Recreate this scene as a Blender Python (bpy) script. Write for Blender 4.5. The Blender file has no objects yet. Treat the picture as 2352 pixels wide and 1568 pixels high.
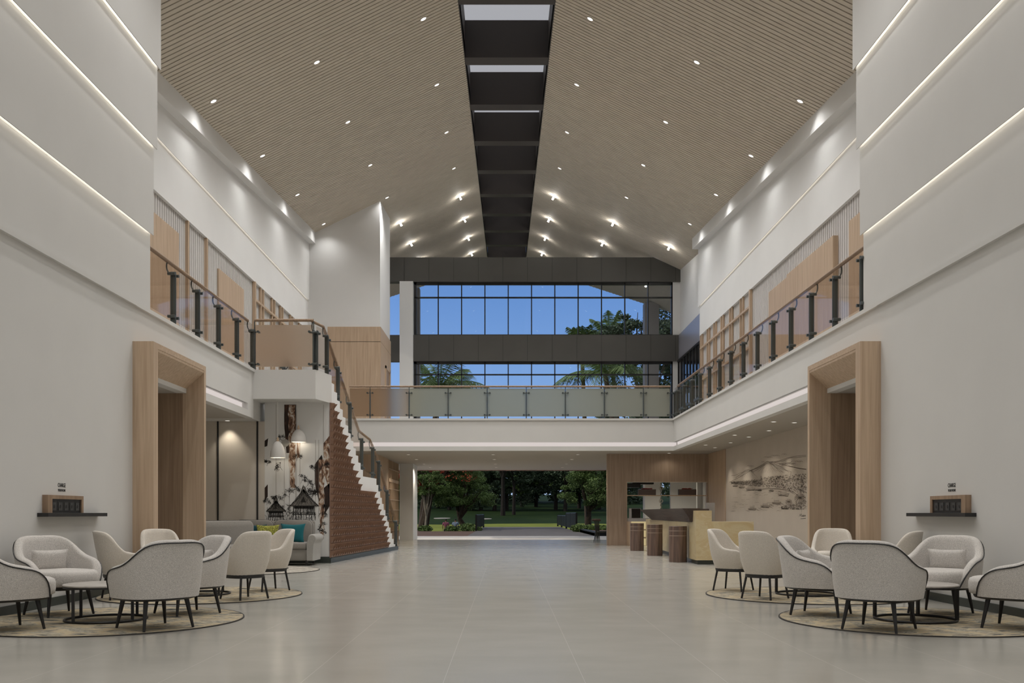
import bpy, bmesh, math, random
from math import sin, cos, pi, radians, atan2, sqrt, hypot
from mathutils import Vector, Matrix

random.seed(7)
SC = bpy.context.scene
COL = SC.collection
IW, IH = 2352, 1568
FPX = 2130.0            # focal length in pixels
EYE = 1.1               # camera height

# ---------------------------------------------------------------- camera
cam_d = bpy.data.cameras.new('camera')
cam = bpy.data.objects.new('camera', cam_d)
COL.objects.link(cam)
cam.location = (0, 0, EYE)
cam.rotation_euler = (radians(90), 0, 0)
cam_d.sensor_width = 36.0
cam_d.lens = 36.0 * FPX / IW
cam_d.shift_x = 12.0 / IW
cam_d.shift_y = 394.0 / IW
cam_d.clip_end = 900
SC.camera = cam

# ---------------------------------------------------------------- world
wd = bpy.data.worlds.new('world'); SC.world = wd; wd.use_nodes = True
nt = wd.node_tree; nt.nodes.clear()
tc = nt.nodes.new('ShaderNodeTexCoord')
sp = nt.nodes.new('ShaderNodeSeparateXYZ'); nt.links.new(tc.outputs['Generated'], sp.inputs[0])
r1 = nt.nodes.new('ShaderNodeValToRGB'); nt.links.new(sp.outputs['Z'], r1.inputs[0])
e = r1.color_ramp.elements
e[0].position = 0.0; e[0].color = (.68, .88, 1.20, 1)
e[1].position = 0.5; e[1].color = (.80, .84, .93, 1)
k = e.new(.14); k.color = (.35, .62, 1.17, 1)
k = e.new(.25); k.color = (.205, .435, .98, 1)
r2 = nt.nodes.new('ShaderNodeValToRGB'); nt.links.new(sp.outputs['Z'], r2.inputs[0])
e = r2.color_ramp.elements
e[0].position = 0.0; e[0].color = (.54, .53, .515, 1)
e[1].position = 0.8; e[1].color = (.44, .455, .49, 1)
mr = nt.nodes.new('ShaderNodeMapRange'); nt.links.new(sp.outputs['Y'], mr.inputs[0])
mr.inputs[1].default_value = -.25; mr.inputs[2].default_value = .55
mx = nt.nodes.new('ShaderNodeMixRGB'); nt.links.new(mr.outputs[0], mx.inputs[0])
nt.links.new(r2.outputs[0], mx.inputs[1]); nt.links.new(r1.outputs[0], mx.inputs[2])
bg = nt.nodes.new('ShaderNodeBackground'); bg.inputs[1].default_value = 1.0
wo = nt.nodes.new('ShaderNodeOutputWorld')
nt.links.new(mx.outputs[0], bg.inputs[0]); nt.links.new(bg.outputs[0], wo.inputs[0])

# ---------------------------------------------------------------- sun
sd = bpy.data.lights.new('sun', 'SUN'); sun = bpy.data.objects.new('sun', sd); COL.objects.link(sun)
sd.energy = 2.3; sd.angle = radians(1.2); sd.color = (1, .92, .78)
sun.rotation_euler = Vector((-.93, -.12, .62)).to_track_quat('Z', 'Y').to_euler()

# ---------------------------------------------------------------- exposure and render behaviour
SC.view_settings.view_transform = 'Standard'
SC.view_settings.look = 'None'
SC.view_settings.gamma = 1
SC.view_settings.use_curve_mapping = False
SC.view_settings.exposure = -0.62
cy = SC.cycles
cy.max_bounces = 7; cy.diffuse_bounces = 4; cy.glossy_bounces = 3
cy.transmission_bounces = 6; cy.transparent_max_bounces = 16
cy.caustics_reflective = False; cy.caustics_refractive = False
cy.sample_clamp_indirect = 3.0
cy.use_denoising = True
cy.use_adaptive_sampling = True; cy.adaptive_threshold = 0.03

SPOT_W = 660.0      # ceiling downlights
LED_E = 19.0         # cove strips behind the wall panels
COVE_E = 1.0       # luminous recess below the gallery edge

# ---------------------------------------------------------------- materials
def _m(name):
    m = bpy.data.materials.new(name); m.use_nodes = True
    b = m.node_tree.nodes['Principled BSDF']
    return m, m.node_tree, b

def N(t, kind, **kw):
    n = t.nodes.new(kind)
    for a, v in kw.items(): setattr(n, a, v)
    return n

def plain(name, col, rough=.6, metal=0.0, var=0.0, scale=8.0, bump=0.0, bscale=200.0, spec=.5):
    m, t, b = _m(name)
    b.inputs['Base Color'].default_value = (*col, 1); b.inputs['Roughness'].default_value = rough
    b.inputs['Metallic'].default_value = metal; b.inputs['Specular IOR Level'].default_value = spec
    co = N(t, 'ShaderNodeTexCoord')
    if var:
        n = N(t, 'ShaderNodeTexNoise'); n.inputs['Scale'].default_value = scale; n.inputs['Detail'].default_value = 3
        t.links.new(co.outputs['Object'], n.inputs['Vector'])
        r = N(t, 'ShaderNodeValToRGB'); t.links.new(n.outputs[0], r.inputs[0])
        r.color_ramp.elements[0].position = .3; r.color_ramp.elements[1].position = .7
        r.color_ramp.elements[0].color = (*[c * (1 - var) for c in col], 1)
        r.color_ramp.elements[1].color = (*[min(1, c * (1 + var)) for c in col], 1)
        t.links.new(r.outputs[0], b.inputs['Base Color'])
    if bump:
        n2 = N(t, 'ShaderNodeTexNoise'); n2.inputs['Scale'].default_value = bscale; n2.inputs['Detail'].default_value = 2
        t.links.new(co.outputs['Object'], n2.inputs['Vector'])
        bp = N(t, 'ShaderNodeBump'); bp.inputs['Strength'].default_value = bump; bp.inputs['Distance'].default_value = .004
        t.links.new(n2.outputs[0], bp.inputs['Height']); t.links.new(bp.outputs[0], b.inputs['Normal'])
    return m

def wood(name, c1, c2, axis='z', rough=.5, s=1.0):
    m, t, b = _m(name); b.inputs['Roughness'].default_value = rough
    co = N(t, 'ShaderNodeTexCoord'); mp = N(t, 'ShaderNodeMapping')
    t.links.new(co.outputs['Object'], mp.inputs[0])
    sc = {'z': (22, 22, .8), 'x': (.8, 22, 22), 'y': (22, .8, 22)}[axis]
    mp.inputs['Scale'].default_value = [v * s for v in sc]
    n = N(t, 'ShaderNodeTexNoise'); n.inputs['Scale'].default_value = 1.0; n.inputs['Detail'].default_value = 5; n.inputs['Distortion'].default_value = .6
    t.links.new(mp.outputs[0], n.inputs['Vector'])
    r = N(t, 'ShaderNodeValToRGB'); t.links.new(n.outputs[0], r.inputs[0])
    r.color_ramp.elements[0].position = .32; r.color_ramp.elements[1].position = .68
    r.color_ramp.elements[0].color = (*c1, 1); r.color_ramp.elements[1].color = (*c2, 1)
    t.links.new(r.outputs[0], b.inputs['Base Color'])
    return m

def emis(name, col, e):
    m, t, b = _m(name)
    b.inputs['Base Color'].default_value = (0, 0, 0, 1)
    b.inputs['Emission Color'].default_value = (*col, 1); b.inputs['Emission Strength'].default_value = e
    return m

def clear_glass(name, tint, refl=.10, rough=.02):
    m, t, b = _m(name); t.nodes.remove(b); out = t.nodes['Material Output']
    tr = N(t, 'ShaderNodeBsdfTransparent'); tr.inputs[0].default_value = (*tint, 1)
    gl = N(t, 'ShaderNodeBsdfGlossy'); gl.inputs['Roughness'].default_value = rough; gl.inputs[0].default_value = (.9, .9, .9, 1)
    lw = N(t, 'ShaderNodeLayerWeight'); lw.inputs[0].default_value = .25
    ma = N(t, 'ShaderNodeMath', operation='MULTIPLY_ADD'); ma.inputs[1].default_value = .16; ma.inputs[2].default_value = refl * .3
    t.links.new(lw.outputs['Fresnel'], ma.inputs[0])
    mi = N(t, 'ShaderNodeMixShader'); t.links.new(ma.outputs[0], mi.inputs[0])
    t.links.new(tr.outputs[0], mi.inputs[1]); t.links.new(gl.outputs[0], mi.inputs[2]); t.links.new(mi.outputs[0], out.inputs[0])
    return m

def frosted(name, tint, diff, k, trans=False):
    """frosted pane: rough refraction mixed with a little diffusing film"""
    m, t, b = _m(name); t.nodes.remove(b); out = t.nodes['Material Output']
    rf = N(t, 'ShaderNodeBsdfRefraction'); rf.inputs[0].default_value = (*tint, 1); rf.inputs['Roughness'].default_value = .42; rf.inputs['IOR'].default_value = 1.18
    df = N(t, 'ShaderNodeBsdfTranslucent' if trans else 'ShaderNodeBsdfDiffuse'); df.inputs[0].default_value = (*diff, 1)
    mi = N(t, 'ShaderNodeMixShader'); mi.inputs[0].default_value = k
    t.links.new(rf.outputs[0], mi.inputs[1]); t.links.new(df.outputs[0], mi.inputs[2]); t.links.new(mi.outputs[0], out.inputs[0])
    return m

def fabric(name, col, speck=.25, scale=170):
    m, t, b = _m(name); b.inputs['Roughness'].default_value = .95; b.inputs['Specular IOR Level'].default_value = .15
    b.inputs['Sheen Weight'].default_value = .2
    co = N(t, 'ShaderNodeTexCoord')
    n = N(t, 'ShaderNodeTexNoise'); n.inputs['Scale'].default_value = scale; n.inputs['Detail'].default_value = 2
    t.links.new(co.outputs['Object'], n.inputs['Vector'])
    r = N(t, 'ShaderNodeValToRGB'); t.links.new(n.outputs[0], r.inputs[0])
    r.color_ramp.elements[0].position = .35; r.color_ramp.elements[1].position = .65
    r.color_ramp.elements[0].color = (*[c * (1 - speck) for c in col], 1)
    r.color_ramp.elements[1].color = (*[min(1, c * (1 + speck)) for c in col], 1)
    t.links.new(r.outputs[0], b.inputs['Base Color'])
    bp = N(t, 'ShaderNodeBump'); bp.inputs['Strength'].default_value = .5; bp.inputs['Distance'].default_value = .003
    t.links.new(n.outputs[0], bp.inputs['Height']); t.links.new(bp.outputs[0], b.inputs['Normal'])
    return m

def ramp_mat(name, stops, mapping, scale, detail=6, dist=0.0, rough=.6, contrast=None, spec=.5):
    m, t, b = _m(name); b.inputs['Roughness'].default_value = rough; b.inputs['Specular IOR Level'].default_value = spec
    co = N(t, 'ShaderNodeTexCoord'); mp = N(t, 'ShaderNodeMapping'); t.links.new(co.outputs['Object'], mp.inputs[0])
    mp.inputs['Scale'].default_value = mapping[0]; mp.inputs['Rotation'].default_value = mapping[1]
    n = N(t, 'ShaderNodeTexNoise'); n.inputs['Scale'].default_value = scale; n.inputs['Detail'].default_value = detail
    n.inputs['Distortion'].default_value = dist; n.inputs['Roughness'].default_value = .65
    t.links.new(mp.outputs[0], n.inputs['Vector'])
    r = N(t, 'ShaderNodeValToRGB'); t.links.new(n.outputs[0], r.inputs[0])
    el = r.color_ramp.elements
    el[0].position, el[0].color = stops[0][0], (*stops[0][1], 1)
    el[1].position, el[1].color = stops[-1][0], (*stops[-1][1], 1)
    for p, c in stops[1:-1]:
        q = el.new(p); q.color = (*c, 1)
    t.links.new(r.outputs[0], b.inputs['Base Color'])
    return m

def floor_mat():
    m, t, b = _m('floor_tile')
    co = N(t, 'ShaderNodeTexCoord'); s = N(t, 'ShaderNodeSeparateXYZ'); t.links.new(co.outputs['Object'], s.inputs[0])
    def line(src, period, off, w):
        a = N(t, 'ShaderNodeMath', operation='ADD'); a.inputs[1].default_value = off; t.links.new(src, a.inputs[0])
        d = N(t, 'ShaderNodeMath', operation='DIVIDE'); d.inputs[1].default_value = period; t.links.new(a.outputs[0], d.inputs[0])
        f = N(t, 'ShaderNodeMath', operation='FRACT'); t.links.new(d.outputs[0], f.inputs[0])
        l = N(t, 'ShaderNodeMath', operation='LESS_THAN'); l.inputs[1].default_value = w / period; t.links.new(f.outputs[0], l.inputs[0])
        return l.outputs[0]
    lx = line(s.outputs['X'], .923, 92.3 * 4 + .415, .0045)
    ly = line(s.outputs['Y'], 1.846, 0.4, .0015)
    mxl = N(t, 'ShaderNodeMath', operation='MAXIMUM'); t.links.new(lx, mxl.inputs[0]); t.links.new(ly, mxl.inputs[1])
    mp = N(t, 'ShaderNodeMapping'); mp.inputs['Scale'].default_value = (1, 1.6, 1); mp.inputs['Rotation'].default_value = (0, 0, .8)
    t.links.new(co.outputs['Object'], mp.inputs[0])
    n = N(t, 'ShaderNodeTexNoise'); n.inputs['Scale'].default_value = 1.3; n.inputs['Detail'].default_value = 6; t.links.new(mp.outputs[0], n.inputs['Vector'])
    r = N(t, 'ShaderNodeValToRGB'); t.links.new(n.outputs[0], r.inputs[0])
    r.color_ramp.elements[0].position = .3; r.color_ramp.elements[1].position = .72
    r.color_ramp.elements[0].color = (.405, .39, .35, 1); r.color_ramp.elements[1].color = (.445, .428, .385, 1)
    mc = N(t, 'ShaderNodeMixRGB'); t.links.new(mxl.outputs[0], mc.inputs[0]); t.links.new(r.outputs[0], mc.inputs[1]); mc.inputs[2].default_value = (.54, .515, .465, 1)
    t.links.new(mc.outputs[0], b.inputs['Base Color'])
    rr = N(t, 'ShaderNodeMapRange'); t.links.new(n.outputs[0], rr.inputs[0]); rr.inputs[3].default_value = .17; rr.inputs[4].default_value = .21
    t.links.new(rr.outputs[0], b.inputs['Roughness'])
    b.inputs['Specular IOR Level'].default_value = .8
    return m

M = {
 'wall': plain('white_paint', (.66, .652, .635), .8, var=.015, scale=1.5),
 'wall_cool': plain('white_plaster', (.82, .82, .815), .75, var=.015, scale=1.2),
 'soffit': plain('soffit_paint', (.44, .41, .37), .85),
 'mural_bg': plain('mural_paper', (.56, .50, .44), .8, var=.03, scale=2),
 'lounge': plain('beige_wall_panel', (.58, .53, .465), .8, var=.02, scale=2),
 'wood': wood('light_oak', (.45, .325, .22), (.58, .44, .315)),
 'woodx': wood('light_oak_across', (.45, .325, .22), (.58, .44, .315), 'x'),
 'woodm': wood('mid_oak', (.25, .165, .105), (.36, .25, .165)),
 'woodd': wood('dark_veneer', (.10, .068, .050), (.17, .118, .088)),
 'woodbar': wood('brown_veneer', (.31, .225, .165), (.42, .315, .235)),
 'rail': wood('handrail_walnut', (.22, .145, .092), (.33, .225, .145), 'y'),
 'slat': plain('ceiling_slat', (.62, .56, .475), .7, var=.03, scale=3),
 'slatback': plain('ceiling_backing', (.15, .13, .105), .9),
 'beam': plain('dark_bronze', (.045, .036, .032), .55),
 'band': plain('charcoal_panel', (.075, .072, .066), .5, var=.06, scale=1),
 'seam': plain('dark_seam', (.02, .02, .02), .7),
 'black': plain('black_metal', (.012, .012, .013), .4),
 'blackw': plain('black_stained_wood', (.016, .015, .015), .42),
 'steel': plain('dark_steel', (.10, .112, .11), .35, metal=.6),
 'base': plain('dark_green_skirting', (.035, .043, .037), .35),
 'cladding': plain('terracotta_tile', (.225, .128, .082), .42, var=.12, scale=6),
 'grout': plain('cladding_backing', (.22, .135, .105), .8),
 'marble': ramp_mat('yellow_marble', [(.25, (.52, .40, .22)), (.45, (.64, .54, .34)), (.58, (.58, .45, .25)), (.75, (.74, .67, .51))], ((1, 1, 2.2), (.5, .7, .3)), 1.3, 8, 1.6, .3),
 'bartop': wood('bar_walnut', (.045, .031, .028), (.075, .052, .045), 'y', .7),
 'stool': wood('stool_walnut', (.055, .034, .028), (.21, .135, .105), 'z', .5, .8),
 'stoolband': plain('stool_band', (.32, .25, .20), .5),
 'grey': plain('grey_laminate', (.30, .28, .27), .6),
 'fabA': fabric('grey_tweed', (.56, .53, .50), .34, 250),
 'fabB': fabric('cream_boucle', (.63, .58, .515), .14, 190),
 'fabS': fabric('sofa_linen', (.255, .238, .215), .16, 150),
 'fabSl': fabric('sofa_edge', (.34, .33, .31), .10, 150),
 'teal': fabric('teal_cloth', (.012, .115, .135), .12, 160),
 'tealdk': fabric('dark_teal_cloth', (.012, .055, .070), .12, 160),
 'lime': fabric('lime_pattern_cloth', (.27, .27, .055), .55, 38),
 'ttop': ramp_mat('stone_top', [(.3, (.34, .31, .29)), (.5, (.42, .39, .36)), (.7, (.47, .44, .41))], ((1, 1, 1), (0, 0, 0)), 5, 5, 1, .35),
 'rug': ramp_mat('vintage_rug', [(.34, (.06, .065, .06)), (.40, (.15, .14, .12)), (.445, (.36, .32, .25)), (.50, (.46, .36, .22)), (.535, (.44, .40, .31)), (.57, (.13, .13, .12)), (.61, (.42, .38, .30)), (.68, (.20, .17, .13))], ((1, 2.4, 1), (0, 0, .15)), 2.3, 15, .5, .95, spec=.1),
 'rugbw': ramp_mat('ink_rug', [(.40, (.05, .045, .04)), (.45, (.42, .38, .32)), (.52, (.60, .56, .49)), (.555, (.10, .09, .08)), (.62, (.56, .52, .46))], ((.7, 3.4, 1), (0, 0, .1)), 2.4, 9, 1.4, .95, spec=.1),
 'rugedge': plain('rug_binding', (.05, .045, .04), .9),
 'glass': clear_glass('railing_glass', (.93, .89, .85), .10, .03),
 'winglass': clear_glass('window_glass', (.95, .97, .98), .03, .0),
 'frost': frosted('frosted_glass', (.72, .71, .62), (.56, .575, .49), .48),
 'frostw': frosted('frosted_warm_glass', (.86, .78, .68), (.40, .34, .28), .22),
 'skyglass': frosted('skylight_glass', (1, 1, 1), (.92, .92, .93), .6, True),
 'led': emis('led_strip', (1, .92, .79), LED_E),
 'cove': emis('cove_light', (1, .90, .86), COVE_E),
 'lamp': emis('lamp_lens', (1, .95, .88), 12.0),
 'lampring': plain('lamp_ring', (.62, .58, .52), .5),
 'shade': plain('white_shade', (.62, .60, .57), .55, bump=.3, bscale=60),
 'fluted': plain('fluted_panel', (.60, .575, .56), .8),
 'ink': plain('mural_ink', (.018, .016, .014), .9),
 'ink2': plain('mural_thin_ink', (.24, .205, .175), .9),
 'rust': ramp_mat('rust_wash', [(.36, (.03, .02, .016)), (.45, (.15, .075, .045)), (.52, (.36, .24, .16)), (.58, (.58, .54, .49))], ((9, 9, 4.5), (0, 0, 0)), 1.2, 8, .8, .9),
 'rustdk': ramp_mat('dark_rust_wash', [(.35, (.010, .008, .007)), (.56, (.035, .018, .012)), (.70, (.14, .065, .04))], ((6, 6, 2.0), (0, 0, 0)), 1.0, 6, .8, .9),
 'letter': plain('black_lettering', (.012, .012, .012), .6),
 'lockface': plain('locker_face', (.055, .055, .055), .4),
 'pave': plain('pale_paving', (.68, .66, .64), .7, var=.06, scale=2),
 'path': plain('asphalt_path', (.16, .145, .14), .85, var=.15, scale=1.5),
 'soil': plain('brown_mulch', (.15, .085, .055), .9, var=.2, scale=3),
 'lawn': ramp_mat('lawn_grass', [(.3, (.012, .030, .010)), (.55, (.022, .045, .013)), (.75, (.035, .062, .016))], ((1, .35, 1), (0, 0, 0)), .12, 8, 0, .95, spec=.1),
 'sunlit_strip': plain('painted_sunlit_grass', (.24, .28, .055), .95, var=.2, scale=.3, spec=.1),  # sunlight falling on the lawn, put into the grass colour
 'sand': plain('bunker_sand', (.50, .47, .44), .9),
 'leafd': plain('dark_leaf', (.085, .13, .08), .7, var=.5, scale=.6),
 'leafm': plain('mid_leaf', (.17, .26, .085), .7, var=.5, scale=.8),
 'leafl': plain('light_leaf', (.10, .16, .035), .7, var=.4, scale=.8),
 'palm': plain('palm_leaf', (.17, .26, .09), .6, var=.35, scale=1.5),
 'flower': plain('red_blossom', (.62, .12, .07), .7, var=.3, scale=2),
 'bark': plain('brown_bark', (.075, .055, .04), .9, var=.35, scale=5),
 'barkd': plain('dark_bark', (.022, .018, .016), .9, var=.3, scale=5),
 'led2': emis('soft_led_strip', (1, .90, .76), 5.0),
 'barkl': plain('pale_bark', (.34, .30, .24), .9, var=.2, scale=5),
 'skin': plain('skin', (.32, .18, .12), .6),
 'pink': plain('pink_shirt', (.40, .12, .20), .85),
 'bluecloth': plain('pale_blue_shirt', (.30, .38, .55), .85),
 'navy': plain('navy_trousers', (.02, .022, .035), .85),
 'hair': plain('dark_hair', (.012, .01, .01), .7),
 'planter': wood('planter_walnut', (.06, .040, .034), (.10, .07, .06), 'x'),
 'redf': plain('red_flowers', (.22, .02, .02), .7, var=.3, scale=20),
 'backlit': emis('backlit_shelf', (1, .80, .42), .75),
 'screen': plain('screen_black', (.004, .004, .005), .12),
 'purple': plain('purple_box', (.07, .045, .12), .6),
 'cream': plain('cream_box', (.55, .45, .25), .6),
}

# ---------------------------------------------------------------- mesh building
class MB:
    def __init__(s): s.v = []; s.f = []
    def add(s, vs, fs):
        o = len(s.v); s.v += [tuple(v) for v in vs]; s.f += [tuple(i + o for i in f) for f in fs]; return s
    def box(s, x0, x1, y0, y1, z0, z1):
        return s.add([(x0,y0,z0),(x1,y0,z0),(x1,y1,z0),(x0,y1,z0),(x0,y0,z1),(x1,y0,z1),(x1,y1,z1),(x0,y1,z1)],
                     [(3,2,1,0),(4,5,6,7),(0,1,5,4),(1,2,6,5),(2,3,7,6),(3,0,4,7)])
    def hexa(s, p):    # 8 points: bottom 4 then top 4
        return s.add(p, [(3,2,1,0),(4,5,6,7),(0,1,5,4),(1,2,6,5),(2,3,7,6),(3,0,4,7)])
    def prism(s, poly, z0, z1):
        n = len(poly)
        return s.add([(x,y,z0) for x,y in poly] + [(x,y,z1) for x,y in poly],
              [tuple(range(n-1,-1,-1)), tuple(range(n,2*n))] + [(i,(i+1)%n,(i+1)%n+n,i+n) for i in range(n)])
    def cyl(s, p0, p1, r0, r1=None, n=12):
        if r1 is None: r1 = r0
        return s.tube([p0, p1], [r0, r1], n)
    def tube(s, pts, rad, n=8, closed=False):
        pts = [Vector(p) for p in pts]; m = len(pts)
        if not hasattr(rad, '__len__'): rad = [rad]*m
        vs = []; up = None
        for i, p in enumerate(pts):
            if closed: d = pts[(i+1)%m] - pts[i-1]
            else: d = pts[min(i+1,m-1)] - pts[max(i-1,0)]
            if d.length < 1e-9: d = Vector((0,0,1))
            d.normalize()
            if up is None:
                up = Vector((0,0,1)) if abs(d.z) < .9 else Vector((1,0,0))
            a = up - d * up.dot(d)
            if a.length < 1e-6: a = Vector((1,0,0)) - d * d.x
            a.normalize(); up = a; b = d.cross(a)
            for k in range(n):
                t = 2*pi*k/n; vs.append(p + (a*cos(t) + b*sin(t))*rad[i])
        fs = []
        L = m if closed else m-1
        for i in range(L):
            j = (i+1) % m
            for k in range(n):
                fs.append((i*n+k, i*n+(k+1)%n, j*n+(k+1)%n, j*n+k))
        if not closed: fs += [tuple(range(n-1,-1,-1)), tuple(range((m-1)*n, m*n))]
        return s.add(vs, fs)
    def lathe(s, prof, c=(0,0,0), n=24, capb=True, capt=True):
        vs = []; 
        for r, z in prof:
            for k in range(n):
                t = 2*pi*k/n; vs.append((c[0]+r*cos(t), c[1]+r*sin(t), c[2]+z))
        fs = []
        for i in range(len(prof)-1):
            for k in range(n): fs.append((i*n+k, i*n+(k+1)%n, (i+1)*n+(k+1)%n, (i+1)*n+k))
        if capb: fs.append(tuple(range(n-1,-1,-1)))
        if capt: fs.append(tuple(range((len(prof)-1)*n, len(prof)*n)))
        return s.add(vs, fs)
    def stack(s, outline, layers):
        n = len(outline); vs = []
        for z, k in layers: vs += [(x*k, y*k, z) for x, y in outline]
        fs = []
        for i in range(len(layers)-1):
            for k in range(n): fs.append((i*n+k, i*n+(k+1)%n, (i+1)*n+(k+1)%n, (i+1)*n+k))
        fs += [tuple(range(n-1,-1,-1)), tuple(range((len(layers)-1)*n, len(layers)*n))]
        return s.add(vs, fs)
    def rbox(s, c, d, r=.02, seg=3):
        bm = bmesh.new(); bmesh.ops.create_cube(bm, size=1)
        for v in bm.verts: v.co = Vector((c[0]+v.co.x*d[0], c[1]+v.co.y*d[1], c[2]+v.co.z*d[2]))
        bmesh.ops.bevel(bm, geom=bm.edges[:], offset=min(r, min(d)*.49), segments=seg, affect='EDGES', profile=.5)
        bm.verts.index_update()
        s.add([v.co.copy() for v in bm.verts], [tuple(v.index for v in f.verts) for f in bm.faces]); bm.free(); return s
    def build(s, name, mat, parent=None, smooth=0, **props):
        me = bpy.data.meshes.new(name); me.from_pydata([tuple(v) for v in s.v], [], s.f); me.update()
        bm = bmesh.new(); bm.from_mesh(me); bmesh.ops.recalc_face_normals(bm, faces=bm.faces[:]); bm.to_mesh(me); bm.free()
        me.materials.append(mat)
        if smooth:
            me.polygons.foreach_set('use_smooth', [True]*len(me.polygons))
            me.set_sharp_from_angle(angle=radians(smooth))
        o = bpy.data.objects.new(name, me); COL.objects.link(o)
        if parent is not None: o.parent = parent
        for k, v in props.items(): o[k] = v
        return o

def tag(o, label, cat, group=None, kind=None):
    o['label'] = label; o['category'] = cat
    if group: o['group'] = group
    if kind: o['kind'] = kind
    return o
def thing(name, label, cat, loc=(0,0,0), rz=0, group=None, kind=None):
    o = bpy.data.objects.new(name, None); o.empty_display_size = .2; COL.objects.link(o)
    o.location = loc; o.rotation_euler = (0,0,rz)
    return tag(o, label, cat, group, kind)
def struct(name, mb, mat, **k):
    o = mb.build(name, mat, **k); o['kind'] = 'structure'; return o
def structE(name, loc=(0,0,0)):
    o = bpy.data.objects.new(name, None); COL.objects.link(o); o.location = loc; o['kind'] = 'structure'; return o
def dup(root, label=None, loc=None, rz=None):
    def cp(o, par):
        c = o.copy(); COL.objects.link(c); c.parent = par
        for ch in [x for x in KIDS.get(o.name, [])]: cp(ch, c)
        return c
    KIDS.clear()
    for o in bpy.data.objects:
        if o.parent: KIDS.setdefault(o.parent.name, []).append(o)
    c = cp(root, None)
    if label: c['label'] = label
    if loc is not None: c.location = loc
    if rz is not None: c.rotation_euler = (0,0,rz)
    return c
KIDS = {}
def bevel(o, w=.006, seg=2):
    m = o.modifiers.new('bevel', 'BEVEL'); m.width = w; m.segments = seg; m.limit_method = 'ANGLE'; return o
def face(dx, dy): return atan2(-dx, dy)
# ================================================================ SETTING
WX = 5.4                 # hall half width (gallery edge, pier faces)
UX = 6.9                 # outer wall, both floors
ZS = 4.15                # gallery floor
ZC = 3.12                # soffit under the gallery
def RZ(x, y): return 11.05 - .49*abs(x) + .0915*y
YB = -3.0                # the hall is open behind the camera (glazed front)

# ---- ground
struct('floor', MB().box(-9, 9, YB-1, 38.3, -.2, 0), floor_mat())
struct('pavement', MB().box(-16, 16, 38.3, 45.2, -.22, -.02), M['pave'])

# ---- roof slopes with real slats
for sg, nm in ((-1, 'ceiling'), (1, 'ceiling')):
    mb = MB()
    yy = [YB + i*2.0 for i in range(29)]
    def XM(y): return min(8.0 if y < 38 else 11.0, (54.5-y)/.9)
    for i in range(len(yy)-1):
        y0, y1 = yy[i], yy[i+1]
        xm0 = XM((y0+y1)/2-.9); xm1 = XM((y0+y1)/2+.9)
        if xm1 < 1.2: break
        p = lambda x, y, dz: (sg*x, y, RZ(x, y)+dz)
        mb.hexa([p(1.06,y0,.03), p(xm0,y0,.03), p(xm1,y1,.03), p(1.06,y1,.03),
                 p(1.06,y0,.25), p(xm0,y0,.25), p(xm1,y1,.25), p(1.06,y1,.25)])
    c = struct(nm, mb, M['slatback'])
    mb = MB(); y = YB + .02
    while y < 52.5:
        xm = XM(y)
        if xm > 1.3:
            a, b = y, y+.112
            mb.hexa([p(1.06,a,0), p(xm,a,0), p(xm,b,0), p(1.06,b,0), p(1.06,a,.031), p(xm,a,.031), p(xm,b,.031), p(1.06,b,.031)])
        y += .145
    mb.build('slats', M['slat'], c)

# ---- skylight slot along the ridge
mb = MB()
for sg in (-1, 1):
    for i in range(27):
        y0, y1 = YB+i*2, YB+i*2+2
        mb.hexa([(sg*1.06,y0,RZ(1.06,y0)-.01),(sg*1.16,y0,RZ(1.06,y0)-.01),(sg*1.16,y1,RZ(1.06,y1)-.01),(sg*1.06,y1,RZ(1.06,y1)-.01),
                 (sg*1.06,y0,RZ(1.06,y0)+.97),(sg*1.16,y0,RZ(1.06,y0)+.97),(sg*1.16,y1,RZ(1.06,y1)+.97),(sg*1.06,y1,RZ(1.06,y1)+.97)])
sky = structE('window_3')
mb.build('side_lining', M['beam'], sky)
for kk in range(-7, 9):
    y = 23.6 + 3.44*kk
    z0, z1 = RZ(1.06, y), RZ(1.06, y+.5)
    MB().hexa([(-1.06,y,z0),(1.06,y,z0),(1.06,y+.5,z1),(-1.06,y+.5,z1),(-1.06,y,z0+.95),(1.06,y,z0+.95),(1.06,y+.5,z1+.95),(-1.06,y+.5,z1+.95)]).build('cross_beam', M['beam'], sky)
MB().hexa([(-1.16,YB,RZ(1.06,YB)+.97),(1.16,YB,RZ(1.06,YB)+.97),(1.16,51,RZ(1.06,51)+.97),(-1.16,51,RZ(1.06,51)+.97),
           (-1.16,YB,RZ(1.06,YB)+.99),(1.16,YB,RZ(1.06,YB)+.99),(1.16,51,RZ(1.06,51)+.99),(-1.16,51,RZ(1.06,51)+.99)]).build('glass', M['skyglass'], sky)

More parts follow.
